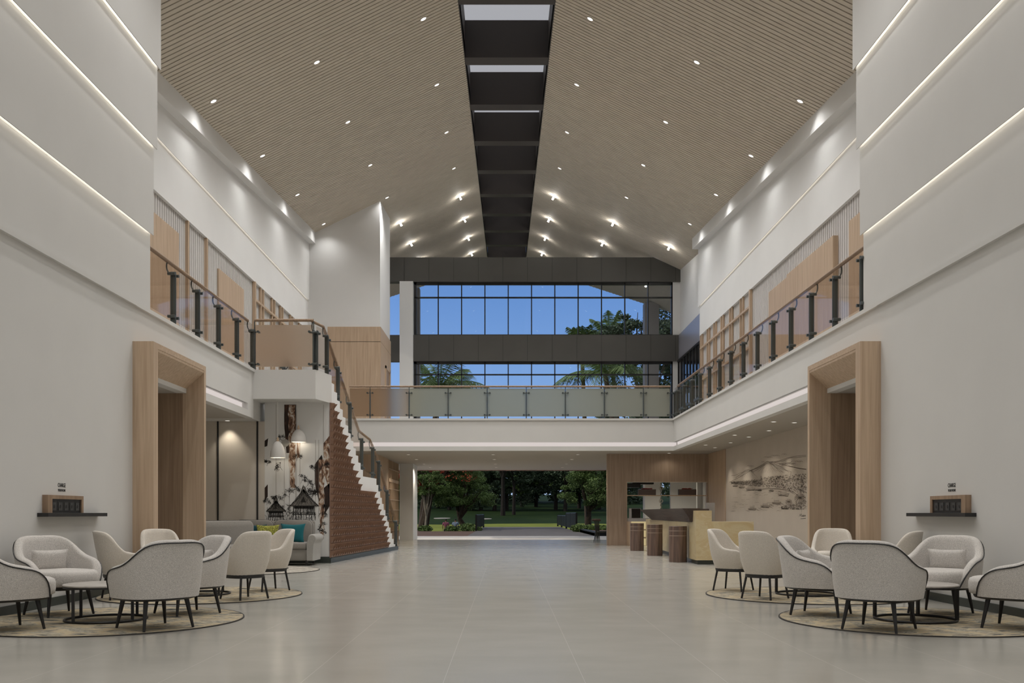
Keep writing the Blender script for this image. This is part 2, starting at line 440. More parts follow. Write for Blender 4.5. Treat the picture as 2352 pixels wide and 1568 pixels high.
# ---- outer walls, piers, wall bands
for sg, side in ((-1, 'left'), (1, 'right')):
    def X(x): return sg*x
    def bx(mb, x0, x1, y0, y1, z0, z1):
        a, b = sorted((sg*x0, sg*x1)); return mb.box(a, b, y0, y1, z0, z1)
    # pier (lower part)
    struct('wall_'+side, bx(MB(), 5.40, 7.2, YB, 13.40, 0, 4.10), M['wall'])
    struct('trim_1', bx(MB(), 5.35, 7.2, YB, 13.42, 4.10, 4.16), M['wall'])
    pier = structE('wall_'+side)
    bx(MB(), 5.40, 7.2, YB, 14.04, 4.16, 5.30).build('panel', M['wall'], pier)
    for (xi, z0, z1) in ((5.345, 5.30, 6.60), (5.29, 6.60, 7.80), (5.235, 7.80, 9.05)):
        bx(MB(), xi, 7.2, YB, 14.04, z0+.10, z1).build('panel', M['wall'], pier)
        bx(MB(), xi, xi+.012, YB, 14.04, z0, z0+.10).build('panel_lip', M['wall'], pier)
    mb = MB()
    mb.hexa([(X(5.18),YB,9.15),(X(7.2),YB,9.15),(X(7.2),14.04,9.15),(X(5.18),14.04,9.15),
             (X(5.18),YB,RZ(5.18,YB)+.02),(X(7.2),YB,RZ(7.2,YB)+.02),(X(7.2),14.04,RZ(7.2,14.04)+.02),(X(5.18),14.04,RZ(5.18,14.04)+.02)])
    mb.build('panel', M['wall'], pier)
    for i, (xa, z) in enumerate(((5.40, 5.30), (5.345, 6.60), (5.29, 7.80), (5.235, 9.05))):
        nx = {5.40: 5.345, 5.345: 5.29, 5.29: 5.235, 5.235: 5.18}[xa]
        bx(MB(), nx+.014, xa-.003, YB, 14.0, z+.085, z+.098).build('led_strip', M['led'], pier)
        bx(MB(), xa-.001, xa+.02, YB, 14.04, z, z+.11).build('joint_back', M['wall'], pier)
    bx(MB(), 5.18, 5.192, YB, 14.04, 9.05, 9.15).build('panel_lip', M['wall'], pier)
    # skirting
    struct('baseboard_'+side, bx(MB(), 5.375, 5.40, YB, 13.40, 0, .10), M['base'])
    # upper outer wall: fluted zone, two plain bands and the eave beam
    y1 = 31.9 if sg < 0 else 32.9
    up = structE('wall_'+side)
    mb = MB(); bx(mb, 6.93, 7.15, 14.04, y1, 0, 7.42)
    mb.build('wall_face', M['wall'], up)
    mb = MB(); y = 14.1
    while y < y1-.1:
        bx(mb, 6.905, 6.93, y, y+.085, ZS, 7.40); y += .125
    mb.build('fluting', M['fluted'], up)
    bx(MB(), 6.84, 7.1, 14.04, y1, 7.38, 8.40).build('panel', M['wall_cool'], up)
    a, b = 14.04, y1
    bx(MB(), 6.79, 6.802, a, b, 8.41, 8.50).build('panel_lip', M['wall_cool'], up)
    MB().hexa([(X(6.79),a,8.50),(X(7.1),a,8.50),(X(7.1),b,8.50),(X(6.79),b,8.50),
               (X(6.79),a,RZ(6.8,a)+.02),(X(7.1),a,RZ(7.1,a)+.02),(X(7.1),b,RZ(7.1,b)+.02),(X(6.79),b,RZ(6.8,b)+.02)]).build('panel', M['wall_cool'], up)
    bx(MB(), 6.839, 7.0, a, b, 8.40, 8.51).build('joint_back', M['wall_cool'], up)
    bx(MB(), 6.806, 6.836, a, b-.1, 8.487, 8.498).build('led_strip', M['led2'], up)
    MB().hexa([(X(6.58),a,RZ(6.58,a)-.38),(X(6.84),a,RZ(6.58,a)-.38),(X(6.84),b,RZ(6.58,b)-.38),(X(6.58),b,RZ(6.58,b)-.38),
               (X(6.58),a,RZ(6.58,a)+.02),(X(6.84),a,RZ(6.84,a)+.02),(X(6.84),b,RZ(6.84,b)+.02),(X(6.58),b,RZ(6.58,b)+.02)]).build('eave_beam', M['wall_cool'], up)

# right wall beyond the fluted part, with a window recess below
wr = structE('wall_right')
a, b = 32.9, 47.9
MB().hexa([(7.1,a,8.38),(8.6,a,8.38),(8.6,38.6,8.38),(7.1,38.6,8.38),(7.1,a,RZ(7.1,a)+.02),(8.6,a,RZ(7.1,a)+.02),(8.6,38.6,RZ(7.1,38.6)+.02),(7.1,38.6,RZ(7.1,38.6)+.02)]).build('upper_wall', M['wall_cool'], wr)
MB().box(8.04, 8.5, 32.9, 40.2, 0, 8.38).build('recess_wall', M['wall'], wr)
MB().box(6.95, 8.3, 32.7, 32.9, 0, 8.38).build('return_wall', M['wall'], wr)
w5 = structE('window_4')
mb = MB()
for i in range(9): mb.box(6.97, 7.05, 32.95+i*.60, 33.03+i*.60, ZS, 7.33)
for z in (5.25, 6.25, 7.25): mb.box(6.96, 7.05, 32.95, 37.88, z, z+.08)
mb.build('frame', M['black'], w5)
MB().box(7.0, 7.02, 32.95, 37.88, 6.3, 7.3).build('dark_pane', M['screen'], w5)
MB().box(7.02, 7.2, 32.95, 37.88, 7.33, 8.37).build('head_panel', plain('blue_grey_panel', (.26, .26, .30), .35), w5)

# ---- gallery slabs with coved edge
def edge(mbs, x0, x1, y0, y1, kind):
    """kind 'x': edge runs along y at x0 (hall side) ; 'y': along x at y0"""
    pass
for sg, side, ranges in ((-1, 'left', ((13.40, 19.76),)), (1, 'right', ((13.40, 30.03),))):
    def bx(mb, x0, x1, y0, y1, z0, z1):
        a, b = sorted((sg*x0, sg*x1)); return mb.box(a, b, y0, y1, z0, z1)
    for (a, b) in ranges:
        g = structE('ceiling')
        bx(MB(), 5.44, 6.93, a, b, 3.40, ZS-.001).build('gallery_slab', M['wall'], g)
        bx(MB(), 5.40, 5.46, a, b, 3.40, ZS-.05).build('fascia', M['wall'], g)
        bx(MB(), 5.36, 5.60, a, b, ZS-.05, ZS+.012).build('coping', M['wall'], g)
        e = b-.42 if sg < 0 else b
        bx(MB(), 5.52, 5.56, a, e, 3.26, 3.40).build('cove_light', M['cove'], g)
        if sg < 0: bx(MB(), 5.40, 5.56, e, b, 3.26, 3.40).build('cove_end', M['wall'], g)
        bx(MB(), 5.40, 5.56, a, b+(.12 if sg>0 else 0), ZC, 3.26).build('lower_band', M['wall'], g)
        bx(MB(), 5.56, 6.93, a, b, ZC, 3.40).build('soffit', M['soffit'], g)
# left gallery behind the stair
g = structE('ceiling')
MB().box(-6.93, -5.44, 19.80, 30.1, 3.12, ZS).build('gallery_slab', M['wall'], g)
# cross gallery
g = structE('ceiling')
MB().box(-6.93, 8.04, 30.09, 38.2, 3.40, ZS-.002).build('gallery_slab', M['wall'], g)
MB().box(-5.4, 5.44, 30.03, 30.09, 3.40, ZS-.05).build('fascia', M['wall'], g)
MB().box(-5.4, 5.40, 29.99, 30.2, ZS-.05, ZS+.012).build('coping', M['wall'], g)
MB().box(-5.4, 5.52, 30.15, 30.19, 3.26, 3.40).build('cove_light', M['cove'], g)
MB().box(-5.4, 5.56, 30.03, 30.19, ZC, 3.26).build('lower_band', M['wall'], g)
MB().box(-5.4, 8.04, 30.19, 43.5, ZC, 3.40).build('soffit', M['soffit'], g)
MB().box(-5.4, 8.04, 43.5, 43.62, 3.09, 3.40).build('soffit_edge', plain('pink_edge', (.40, .25, .21), .7), g)

# ---- white block over the oak lift lobby
blk = structE('wall_back')
def RB(x, y): return RZ(x, y) + .02
MB().hexa([(-6.95,31.9,7.5),(-4.36,31.9,7.5),(-4.36,34.6,7.5),(-6.95,34.6,7.5),
           (-6.95,31.9,RB(6.95,31.9)),(-4.36,31.9,RB(4.36,31.9)),(-4.36,34.6,RB(4.36,34.6)),(-6.95,34.6,RB(6.95,34.6))]).build('white_wall', M['wall_cool'], blk)
mb = MB().box(-6.95, -6.16, 31.9, 34.6, ZS, 7.5)
mb.build('white_wall', M['wall_cool'], blk)
MB().box(-6.16, -4.33, 31.86, 34.64, ZS, 6.98).build('oak_wall', M['wood'], blk)
MB().box(-6.16, -4.33, 31.86, 34.64, 6.995, 7.5).build('oak_wall', M['wood'], blk)
MB().box(-6.14, -4.35, 31.88, 34.62, 6.98, 6.995).build('joint', M['seam'], blk)
d = structE('door_3')
MB().box(-4.34, -4.29, 33.0, 33.12, ZS, 6.35).build('door_frame', M['wood'], d)
MB().box(-4.34, -4.29, 34.1, 34.22, ZS, 6.35).build('door_frame', M['wood'], d)
MB().box(-4.34, -4.29, 33.0, 34.22, 6.25, 6.37).build('door_frame', M['wood'], d)
MB().box(-4.34, -4.32, 33.12, 34.1, ZS, 6.25).build('door_panel', M['woodm'], d)
# ground floor below it
gb = structE('wall_back')
MB().box(-6.95, -4.42, 31.9, 34.6, 0, ZC).build('oak_wall', M['wood'], gb)
MB().box(-6.95, -4.5, 34.6, 38.2, 0, ZC).build('dark_wall', M['woodd'], gb)
mb = MB()
for i in range(8): mb.box(-4.5, -4.40, 34.62+i*.45, 34.66+i*.45, 0, 3.1)
for z in (.4, .8, 1.2, 1.6, 2.0, 2.35, 2.75): mb.box(-4.5, -4.40, 34.6, 38.0, z, z+.035)
mb.box(-4.5, -4.39, 34.6, 38.0, 2.28, 2.40)
mb.build('lattice', M['wood'], gb)

# ---- columns at the garden front
for nm, z0, z1 in (('column', 0, ZC), ('column', ZS, 10.55)):
    struct(nm, MB().box(-4.37, -3.82, 37.8, 39.6, z0, z1), M['wall_cool'])
struct('column', MB().box(6.94, 7.65, 46.6, 47.3, 0, 11.70), M['grey'])
struct('column', MB().box(-3.86, -3.66, 38.9, 39.3, ZS, 10.55), M['grey'])

# ---- charcoal bands of the window wall
def bandwall(name, z0, z1, x0, x1, top=None):
    e = structE(name)
    mb = MB()
    if top:
        xs = 5.99
        mb.add([(x0,37.9,z0),(x1,37.9,z0),(x1,37.9,RZ(x1,37.9)),(xs,37.9,z1),(x0,37.9,z1),
                (x0,38.25,z0),(x1,38.25,z0),(x1,38.25,RZ(x1,37.9)),(xs,38.25,z1),(x0,38.25,z1)],
               [(0,1,2,3,4),(9,8,7,6,5),(0,5,6,1),(1,6,7,2),(2,7,8,3),(3,8,9,4),(4,9,5,0)])
    else:
        mb.box(x0, x1, 37.9, 38.25, z0, z1)
    mb.build('panel', M['band'], e)
    s = MB(); x = -5.2
    while x < x1:
        if x > x0: s.box(x, x+.012, 37.893, 37.901, z0, min(z1, RZ(x+.02, 37.9)))
        x += 1.007
    s.build('joint', M['seam'], e)
bandwall('trim_2', 10.555, 11.55, -6.9, 7.1, True)
bandwall('trim_3', 7.31, 8.38, -6.9, 8.04)
# glazing
def glazing(name, z0, z1, ztr, x0, x1):
    w = structE(name)
    mb = MB()
    mb.box(x0, x1, 38.0, 38.12, z1-.10, z1); mb.box(x0, x1, 38.0, 38.1, z0, z0+.04)
    mb.box(x0, x1, 38.0, 38.1, ztr-.02, ztr+.03)
    mb.box(x0, x0+.10, 38.0, 38.12, z0, z1)
    xm = -2.81
    while xm < x1-.2:
        mb.box(xm-.022, xm+.022, 38.0, 38.1, z0, z1); xm += .9563
    mb.box(x1-.06, x1, 38.0, 38.12, z0, z1)
    mb.build('frame', M['black'], w)
    MB().box(x0, x1, 38.05, 38.06, z0, z1).build('glass', M['winglass'], w)
glazing('window_1', 8.38, 10.555, 9.93, -3.80, 6.80)
glazing('window_2', ZS, 7.31, 6.77, -3.80, 6.80)

struct('wall_right', MB().box(6.80, 7.3, 38.0, 38.2, ZS, 10.555), M['wall_cool'])
# ================================================================ PORTALS (oak surrounds of the side passages)
for sg, nm in ((-1, 'door_1'), (1, 'door_2')):
    def bx(mb, x0, x1, y0, y1, z0, z1):
        a, b = sorted((sg*x0, sg*x1)); return mb.box(a, b, y0, y1, z0, z1)
    d = structE(nm)
    bx(MB(), 5.10, 5.46, 13.38, 13.56, 0, 3.58).build('near_jamb', M['wood'], d)
    bx(MB(), 5.10, 5.46, 15.63, 15.72, 0, 3.58).build('far_jamb', M['wood'], d)
    bx(MB(), 5.10, 5.46, 13.56, 15.63, 3.50, 3.58).build('head', M['woodx'], d)
    # splayed head
    p = [(5.105,3.46),(5.46,3.14),(5.46,3.50),(5.105,3.50)]
    mb = MB().add([(sg*x, 13.56, z) for x, z in p] + [(sg*x, 15.63, z) for x, z in p],
                  [(0,1,2,3),(7,6,5,4),(0,4,5,1),(1,5,6,2),(2,6,7,3),(3,7,4,0)])
    mb.build('splayed_head', M['woodx'], d)
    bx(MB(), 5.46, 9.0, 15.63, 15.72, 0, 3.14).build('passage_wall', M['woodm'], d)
    bx(MB(), 5.46, 9.0, 13.40, 15.72, 3.14, 3.24).build('passage_ceiling', M['wall'], d)
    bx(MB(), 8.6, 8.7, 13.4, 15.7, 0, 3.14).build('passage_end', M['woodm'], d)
# wall bulk beside the passages, ground floor outer walls
struct('wall_left', MB().box(-7.15, -6.9, 15.72, 20.42, 0, ZC), M['lounge'])
w = structE('wall_right')
MB().box(6.90, 7.15, 15.72, 29.2, 0, ZC).build('papered_wall', M['mural_bg'], w)
MB().box(6.88, 7.15, 29.2, 31.66, 0, ZC).build('oak_wall', M['wood'], w)

# ================================================================ LOUNGE WALL WITH MURAL (plane y = 20.42)
w = structE('wall_back')
MB().box(-7.0, -5.33, 20.42, 20.55, 0, ZC).build('panelled_wall', M['lounge'], w)
MB().box(-5.33, -3.90, 20.42, 20.55, 0, 3.53).build('papered_wall', M['wall'], w)
mb = MB()
for x in (-6.36, -5.49): mb.box(x-.018, x+.018, 20.405, 20.42, 0, ZC)
mb.build('black_joint', M['seam'], w)
MB().box(-5.33, -3.90, 20.40, 20.42, 0, .14).build('skirting', M['base'], w)

# ---- flat drawings: ribbons and patches laid on a wall
class Draw:
    """2D drawing on a vertical wall; to3(u, v, d) turns drawing coordinates into the room"""
    def __init__(s, to3): s.t = to3; s.k = {}
    def mb(s, m): return s.k.setdefault(m, MB())
    def line(s, pts, w, m='ink', d=.004):
        mb = s.mb(m)
        for (a, b) in zip(pts[:-1], pts[1:]):
            dx, dy = b[0]-a[0], b[1]-a[1]; L = hypot(dx, dy) or 1e-6
            nx, ny = -dy/L*w/2, dx/L*w/2; ex, ey = dx/L*w*.3, dy/L*w*.3
            q = [(a[0]-ex+nx, a[1]-ey+ny), (a[0]-ex-nx, a[1]-ey-ny), (b[0]+ex-nx, b[1]+ey-ny), (b[0]+ex+nx, b[1]+ey+ny)]
            mb.add([s.t(u, v, d) for u, v in q], [(0,1,2,3)])
    def poly(s, pts, m='ink', d=.003):
        s.mb(m).add([s.t(u, v, d) for u, v in pts], [tuple(range(len(pts)))])
    def wig(s, a, b, n, j, w, m='ink', d=.004):
        pts = []
        for i in range(n+1):
            t = i/n; pts.append((a[0]+(b[0]-a[0])*t+random.uniform(-j, j), a[1]+(b[1]-a[1])*t+random.uniform(-j, j)))
        s.line(pts, w, m, d)
    def build(s, parent, names):
        for m, mb in s.k.items(): mb.build(names.get(m, 'ink_drawing'), M[m], parent)

# mural 1: bamboo grove and two stilt huts.  u: 0..1.42 (left to right), v: height
mur = thing('wall_mural', 'tall ink and rust mural of bamboo stems and two stilt huts behind the teal-cushioned sofa', 'mural', (-5.33, 20.42, 0))
D1 = Draw(lambda u, v, d: (u, -d, v))
px = lambda x, y: ((x-607)/2130*20.42, EYE+(1178-y)/2130*20.42)     # reference positions on the wall
def U(x, y): return px(x, y)
def patch(D, x0, x1, ya, yb, m, n=14, j=.9, d=.003):
    """upright stem with ragged lower edge"""
    L = []; R = []
    for i in range(n+1):
        y = ya+(yb-ya)*i/n
        sh = 0 if i < n*.45 else (i-n*.45)/n*(x1-x0)*.35
        L.append(U(x0+sh+random.uniform(-j, j), y)); R.append(U(x1-sh*.6+random.uniform(-j, j), y))
    for i in range(n): D.poly([L[i], R[i], R[i+1], L[i+1]], m, d)
patch(D1, 652, 679, 929, 1040, 'rustdk', j=.3)
patch(D1, 662, 678, 930, 1120, 'rust', 18, 2.0, .0045)
patch(D1, 681, 688, 1010, 1052, 'rust', 8, 1.0)
patch(D1, 732, 744, 1055, 1236, 'rust', 18, 1.5, .0045)
D1.poly([U(722,1066), U(738,1044), U(740,1052), U(738,1180), U(722,1110)], 'rustdk')
D1.poly([U(742,1018), U(756,1000), U(757,1130), U(744,1090)], 'rust')
D1.poly([U(743,1120), U(757,1108), U(757,1160), U(745,1180)], 'rustdk')
D1.poly([U(607,1012), U(615,1006), U(613,1024), U(607,1026)], 'rustdk')
D1.poly([U(607,1120), U(614,1112), U(614,1140), U(607,1150)], 'rustdk')
for x in (633, 680, 742): D1.line([U(x, 929), U(x, 1160)], .006, 'ink2')
for x in (652, 664, 678, 688, 724, 731): D1.line([U(x, 1010), U(x, 1190)], .006, 'ink2')
def twig(D, x, y, L, a, depth, w=.006):
    x2, y2 = x+L*cos(a), y-L*sin(a)
    D.line([U(x, y), U(x2, y2)], w*.75)
    if depth:
        for k in range(3): twig(D, x+(x2-x)*random.uniform(.5, 1), y+(y2-y)*random.uniform(.5, 1), L*.62, a+random.uniform(-1.1, 1.1), depth-1, w*.8)
    else:
        for k in range(3):
            cx, cy = x2+random.uniform(-3, 3), y2+random.uniform(-3, 3); r = random.uniform(.35, 1.05)
            b = random.uniform(0, pi)
            D.poly([U(cx+r*2*cos(b), cy+r*2*sin(b)), U(cx-r*.6*sin(b), cy+r*.6*cos(b)), U(cx-r*2*cos(b), cy-r*2*sin(b)), U(cx+r*.6*sin(b), cy-r*.6*cos(b))], 'ink', .005)
for (x, y, L, a) in ((655,1190,30,1.5),(664,1150,26,1.6),(700,1150,28,1.2),(712,1160,34,1.4),(722,1190,30,1.7),(735,1200,26,.9),(728,1230,20,.6),
                     (640,1160,24,1.9),(624,1160,18,1.2),(690,1110,20,1.2),(725,1090,22,1.9),(748,1180,20,1.6),(748,1080,18,1.3),(650,1020,22,1.9),(680,1060,20,1.4),
                     (700,1120,20,.8),(745,1215,16,2.0),(612,1070,12,1.3),(612,1160,14,1.5),(735,1140,20,2.3),(648,1080,20,2.2),(668,1130,20,.8)):
    twig(D1, x, y, L*.55, a, 3, .007)
def hut(D, cx, base, w, h):
    """stilt hut: flared gable roof, plank body, posts and ladder"""
    rt = base-h; e = base-h*.42
    D.poly([U(cx-w*.08, rt), U(cx-w*.02, rt-h*.14), U(cx+w*.04, rt), U(cx+w*.16, e-h*.26), U(cx+w*.34, e-h*.10), U(cx+w*.52, e), U(cx-w*.50, e), U(cx-w*.3, e-h*.14), U(cx-w*.16, e-h*.30)], 'lampshade_g', .0055)
    for k in range(26):
        t = k/25; D.wig(U(cx-w*.02+w*.02*t, rt+2), U(cx-w*.48+w*.98*t, e-1), 6, .008, .007, 'ink', .0065)
    for s in (-1, 1):
        D.wig(U(cx+s*w*.02, rt-h*.08), U(cx+s*w*.17, e-h*.27), 4, .004, .014, 'ink', .007); D.wig(U(cx+s*w*.17, e-h*.27), U(cx+s*w*.5, e), 5, .005, .014, 'ink', .007)
    D.line([U(cx-w*.5, e), U(cx+w*.52, e)], .016, 'ink', .007)
    D.poly([U(cx-w*.12, e-h*.12), U(cx-w*.02, rt+h*.24), U(cx+w*.08, e-h*.12)], 'ink', .0075)
    for k in range(13):
        x = cx-w*.36+w*.72*k/12; D.wig(U(x, e), U(x, base-h*.12), 4, .004, .011 if k % 2 else .018, 'ink', .006)
    D.poly([U(cx-w*.34, e), U(cx+w*.34, e), U(cx+w*.34, e+h*.10), U(cx-w*.34, e+h*.09)], 'ink', .006)
    D.line([U(cx-w*.4, base-h*.14), U(cx+w*.42, base-h*.14)], .014, 'ink', .007)
    D.line([U(cx-w*.4, base-h*.20), U(cx+w*.42, base-h*.20)], .006, 'ink', .007)
    for k in range(9):
        x = cx-w*.38+w*.76*k/8; D.wig(U(x, base-h*.2), U(x+random.uniform(-1, 1), base+4), 3, .004, .011, 'ink', .006)
    for k in range(9): D.line([U(cx-w*.42-k*2, base-h*.14+k*2.6), U(cx-w*.30-k*2, base-h*.14+k*2.6)], .005, 'ink', .006)
M['lampshade_g'] = plain('mural_grey_wash', (.20, .185, .165), .9, var=.4, scale=14)
hut(D1, 697, 1190, 66, 68); hut(D1, 633, 1192, 44, 44)
for k in range(150):
    x = random.uniform(610, 722); y = random.uniform(1172, 1206)
    D1.wig(U(x, y), U(x+random.uniform(-5, 5), y-random.uniform(2, 12)), 2, .006, .006)
def disc(D, x, y, r, m, d, n=20): D.poly([U(x+r*cos(2*pi*i/n), y+r*sin(2*pi*i/n)) for i in range(n)], m, d)
M['moon'] = plain('mural_moon', (.36, .34, .31), .9)
disc(D1, 654, 1017, 9, 'moon', .006)
D1.build(mur, {'ink': 'ink_drawing', 'ink2': 'thin_ink_lines', 'rust': 'rust_wash', 'rustdk': 'dark_rust_wash', 'lampshade_g': 'grey_roof_wash', 'moon': 'pale_moon'})

# mural 2: volcano bay sketch on the right wall (plane x = 6.9), u = room y, v = height
mur2 = thing('wall_mural', 'thin line mural of a volcano above a bay town with outrigger boats and palms', 'mural', (6.9, 0, 0))
D2 = Draw(lambda u, v, d: (-d, u, v))
def V(x, y):
    dd = 6.9*2130/(x-1164); return (dd, EYE+(1178-y)*dd/2130)
def L2(pts, w=.012, m='ink2'): D2.line([V(*p) for p in pts], w*.7, m)
def W2(p, q, n, j, w=.012, m='ink2'): D2.wig(V(*p), V(*q), n, j, w*.7, m)
L2([(1676,1107),(1700,1095),(1722,1082),(1733,1077),(1750,1068),(1758,1062),(1763,1059),(1768,1061),(1775,1060),(1790,1064),(1810,1070),(1830,1074),(1852,1077)], .02)
L2([(1690,1097),(1712,1080),(1720,1078),(1732,1084)], .018)
L2([(1795,1070),(1803,1066),(1806,1065),(1815,1070),(1835,1076),(1852,1078)], .015)
for k in range(26):
    t = k/25; x1 = 1722+t*95; W2((1760+t*12, 1061+abs(t-.5)*2), (x1, 1086-abs(t-.45)*10+random.uniform(-3, 3)), 4, .03, .008)
for k in range(10): W2((1716+k, 1080), (1695+k*5, 1094), 3, .03, .008)
for (pts) in ([(1680,1092),(1690,1091),(1702,1085),(1716,1082),(1745,1073),(1758,1067)], [(1770,1062),(1790,1058),(1810,1051),(1830,1047),(1852,1045)], [(1790,1066),(1815,1062),(1820,1059)], [(1775,1061),(1800,1058),(1812,1052),(1852,1048)]):
    L2(pts, .014)
def cloud(cx, cy, r, n):
    for i in range(n):
        a0 = random.uniform(0, .6); x = cx+(i-n/2)*r*1.1; pts = [(x+r*cos(a), cy-r*.9*sin(a)-random.uniform(0, 1)) for a in [pi*j/6 for j in range(7)]]
        L2(pts, .009)
cloud(1766, 1052, 3.2, 5); cloud(1783, 1049, 4, 4); cloud(1804, 1046, 4, 2); cloud(1725, 1072, 2.6, 5); cloud(1820, 1067, 3, 5); cloud(1838, 1063, 4.5, 3); cloud(1754, 1062, 2, 3)
# town and trees band
for k in range(1500):
    x = random.uniform(1679, 1851); t = (x-1679)/172
    top = 1107-15*t - (4 if t > .4 else 0); bot = 1111+16*t + (6 if t > .75 else 0)
    y = random.uniform(top, bot); s = random.uniform(.6, 1.8)*(.8+t*.6)
    r = random.random()
    if r < .5: W2((x, y), (x+s*1.5, y+random.uniform(-s, s)), 2, .02, .010, 'ink2')
    elif r < .8: L2([(x, y), (x+s*.5, y-s), (x+s, y)], .009, 'ink2')
    else: L2([(x, y), (x, y-s), (x+s*1.2, y-s), (x+s*1.2, y)], .009, 'ink')
L2([(1748,1105),(1748,1094),(1749,1094),(1749,1105)], .03, 'ink2'); L2([(1816,1095),(1817,1084)], .03)
L2([(1715,1127),(1735,1124),(1765,1121),(1790,1122),(1810,1125),(1825,1131),(1832,1137)], .018)
L2([(1735,1126),(1765,1123),(1795,1124),(1815,1129),(1826,1135)], .012)
for k in range(70):
    x = random.uniform(1678, 1790); y = random.uniform(1118, 1175); W2((x, y), (x+random.uniform(4, 12), y+random.uniform(-1, .4)), 3, .008, .006)
def boat(x, y, w, o=1):
    L2([(x-w/2, y-w*.10), (x-w*.42, y+w*.08), (x+w*.38, y+w*.12), (x+w/2, y-w*.10), (x-w/2, y-w*.06)], .016, 'ink2')
    for k in range(5): W2((x-w*.4, y+w*.02*k), (x+w*.42, y+w*.03*k), 4, .01, .007)
    for m_ in (-.25, .2): L2([(x+w*m_, y), (x+w*m_, y-w*.5)], .010); 
    L2([(x-w*.3, y-w*.2), (x+w*.3, y-w*.22)], .010); L2([(x-w*.28, y-w*.3), (x+w*.28, y-w*.3)], .006)
    if o:
        L2([(x-w*.8, y+w*.12), (x-w*.3, y+w*.34)], .010); L2([(x+w*.5, y-w*.0), (x+w*.85, y+w*.18)], .010)
        L2([(x-w*.25, y-w*.1), (x-w*.6, y+w*.2)], .007); L2([(x+w*.3, y), (x+w*.7, y+w*.14)], .007)
for (x, y, w, o) in ((1728,1169,19,1),(1758,1163,21,1),(1784,1155,21,1),(1800,1136,26,0),(1689,1116,12,0),(1704,1119,14,0),(1724,1123,22,0),(1745,1126,10,0),(1772,1127,12,0)): boat(x, y, w, o)
def fan(x, y, r, n, w=.012):
    for i in range(n):
        a = 2*pi*i/n+random.uniform(-.1, .1); L2([(x, y), (x+r*.6*cos(a), y-r*.6*sin(a)-r*.12), (x+r*cos(a), y-r*sin(a)+r*.12)], w, 'ink2')
        for k in range(3): t = random.uniform(.4, 1); L2([(x+r*t*cos(a), y-r*t*sin(a)), (x+r*t*cos(a)+1, y-r*t*sin(a)+3)], .007, 'ink2')
fan(1838, 1143, 13, 22, .018); fan(1812, 1152, 8, 12, .016); L2([(1838,1143),(1840,1160),(1842,1176)], .02); L2([(1812,1152),(1812,1166)], .018)
for k in range(330):
    x = random.uniform(1794, 1851); y = 1170-(random.random()**1.3)*(6+(x-1794)*.28); cloudr = random.uniform(.8, 2.2)
    L2([(x, y), (x+cloudr*.6, y-cloudr), (x+cloudr*1.3, y-cloudr*.3)], .010, 'ink2')
# signature, cut off by the passage surround
L2([(1836,1186),(1838,1180),(1839,1185),(1841,1179),(1842,1186),(1844,1184),(1846,1182),(1845,1186),(1847,1185),(1849,1182),(1849,1186),(1851,1183)], .016, 'ink')
L2([(1839,1191),(1851,1190)], .012, 'ink')
D2.build(mur2, {'ink': 'heavy_ink_lines', 'ink2': 'thin_ink_lines'})

# ================================================================ STAIR
st = thing('staircase', 'white closed-string staircase clad with brown relief tiles, rising from the hall to the gallery landing', 'staircase', (-3.9, 20.4, 0), -atan2(.08, 1))
# local: +y runs down the flight, -x towards the lounge
def stz(s):
    if s < .15: return ZS
    if s < 3.4: return ZS - (int((s-.15)/.25)+1)*.163
    if s < 4.7: return ZS - 13*.163
    n = int((s-4.7)/.232)+1
    return max(0, ZS-13*.163-n*.169)
mb = MB(); W_ = 1.42
s = .15; prof = [(0, ZS)]
while s < 7.6:
    z = stz(s+.01)
    s2 = s
    while s2 < 8 and abs(stz(s2+.01)-z) < 1e-6: s2 += .001
    if z <= 0.001: break
    lo = max(0.0, z-1.15) if s2 > 0 else 0
    if s < .3: mb.box(-W_, 0.0, s, s2, 3.53, z); mb.box(-W_, 0.0, .17, s2, 0, 3.53) if s2 > .3 else None
    else: mb.box(-W_, 0.0, s, s2, 0, z)
    s = s2
mb.build('steps', M['wall_cool'], st)
mb = MB(); bk = MB()
row = 0; z = .12
while z < 3.50:
    zt = z+.154
    # how far the tiles reach on this row: stay 0.24 below the steps
    s = 0.0
    while s < 7.4 and stz(s+.36) > zt+.26: s += .02
    bk.box(0.0, .02, 0.0, s, z, zt)
    yy = 0.0
    while yy < s-.05:
        a, b = yy, min(yy+.20, s)
        # slanting wedge tile, alternately turned
        mb.add([(.02,a,z),(.02,b,z),(.02,b,zt),(.02,a,zt),(.03,a+.01,z+.01),(.03,b-.01,z+.01),(.045,b-.01,zt-.035),(.125,a+.015,zt-.012)],
               [(3,2,1,0),(4,5,6,7),(0,1,5,4),(1,2,6,5),(2,3,7,6),(3,0,4,7)])
        yy += .20
    z = zt+.001; row += 1
bk.build('tile_backing', M['grout'], st)
mb.build('relief_tiles', M['cladding'], st)
MB().box(.0, .03, 0, 7.55, 0, .11).build('skirting', M['base'], st)
# landing
ld = structE('trim_4')
poly = [(-5.50, 19.73), (-4.07, 19.73), (-3.88, 20.53), (-3.89, 20.60), (-5.50, 20.70)]
MB().prism(poly, 3.53, ZS).build('landing', M['wall'], ld)

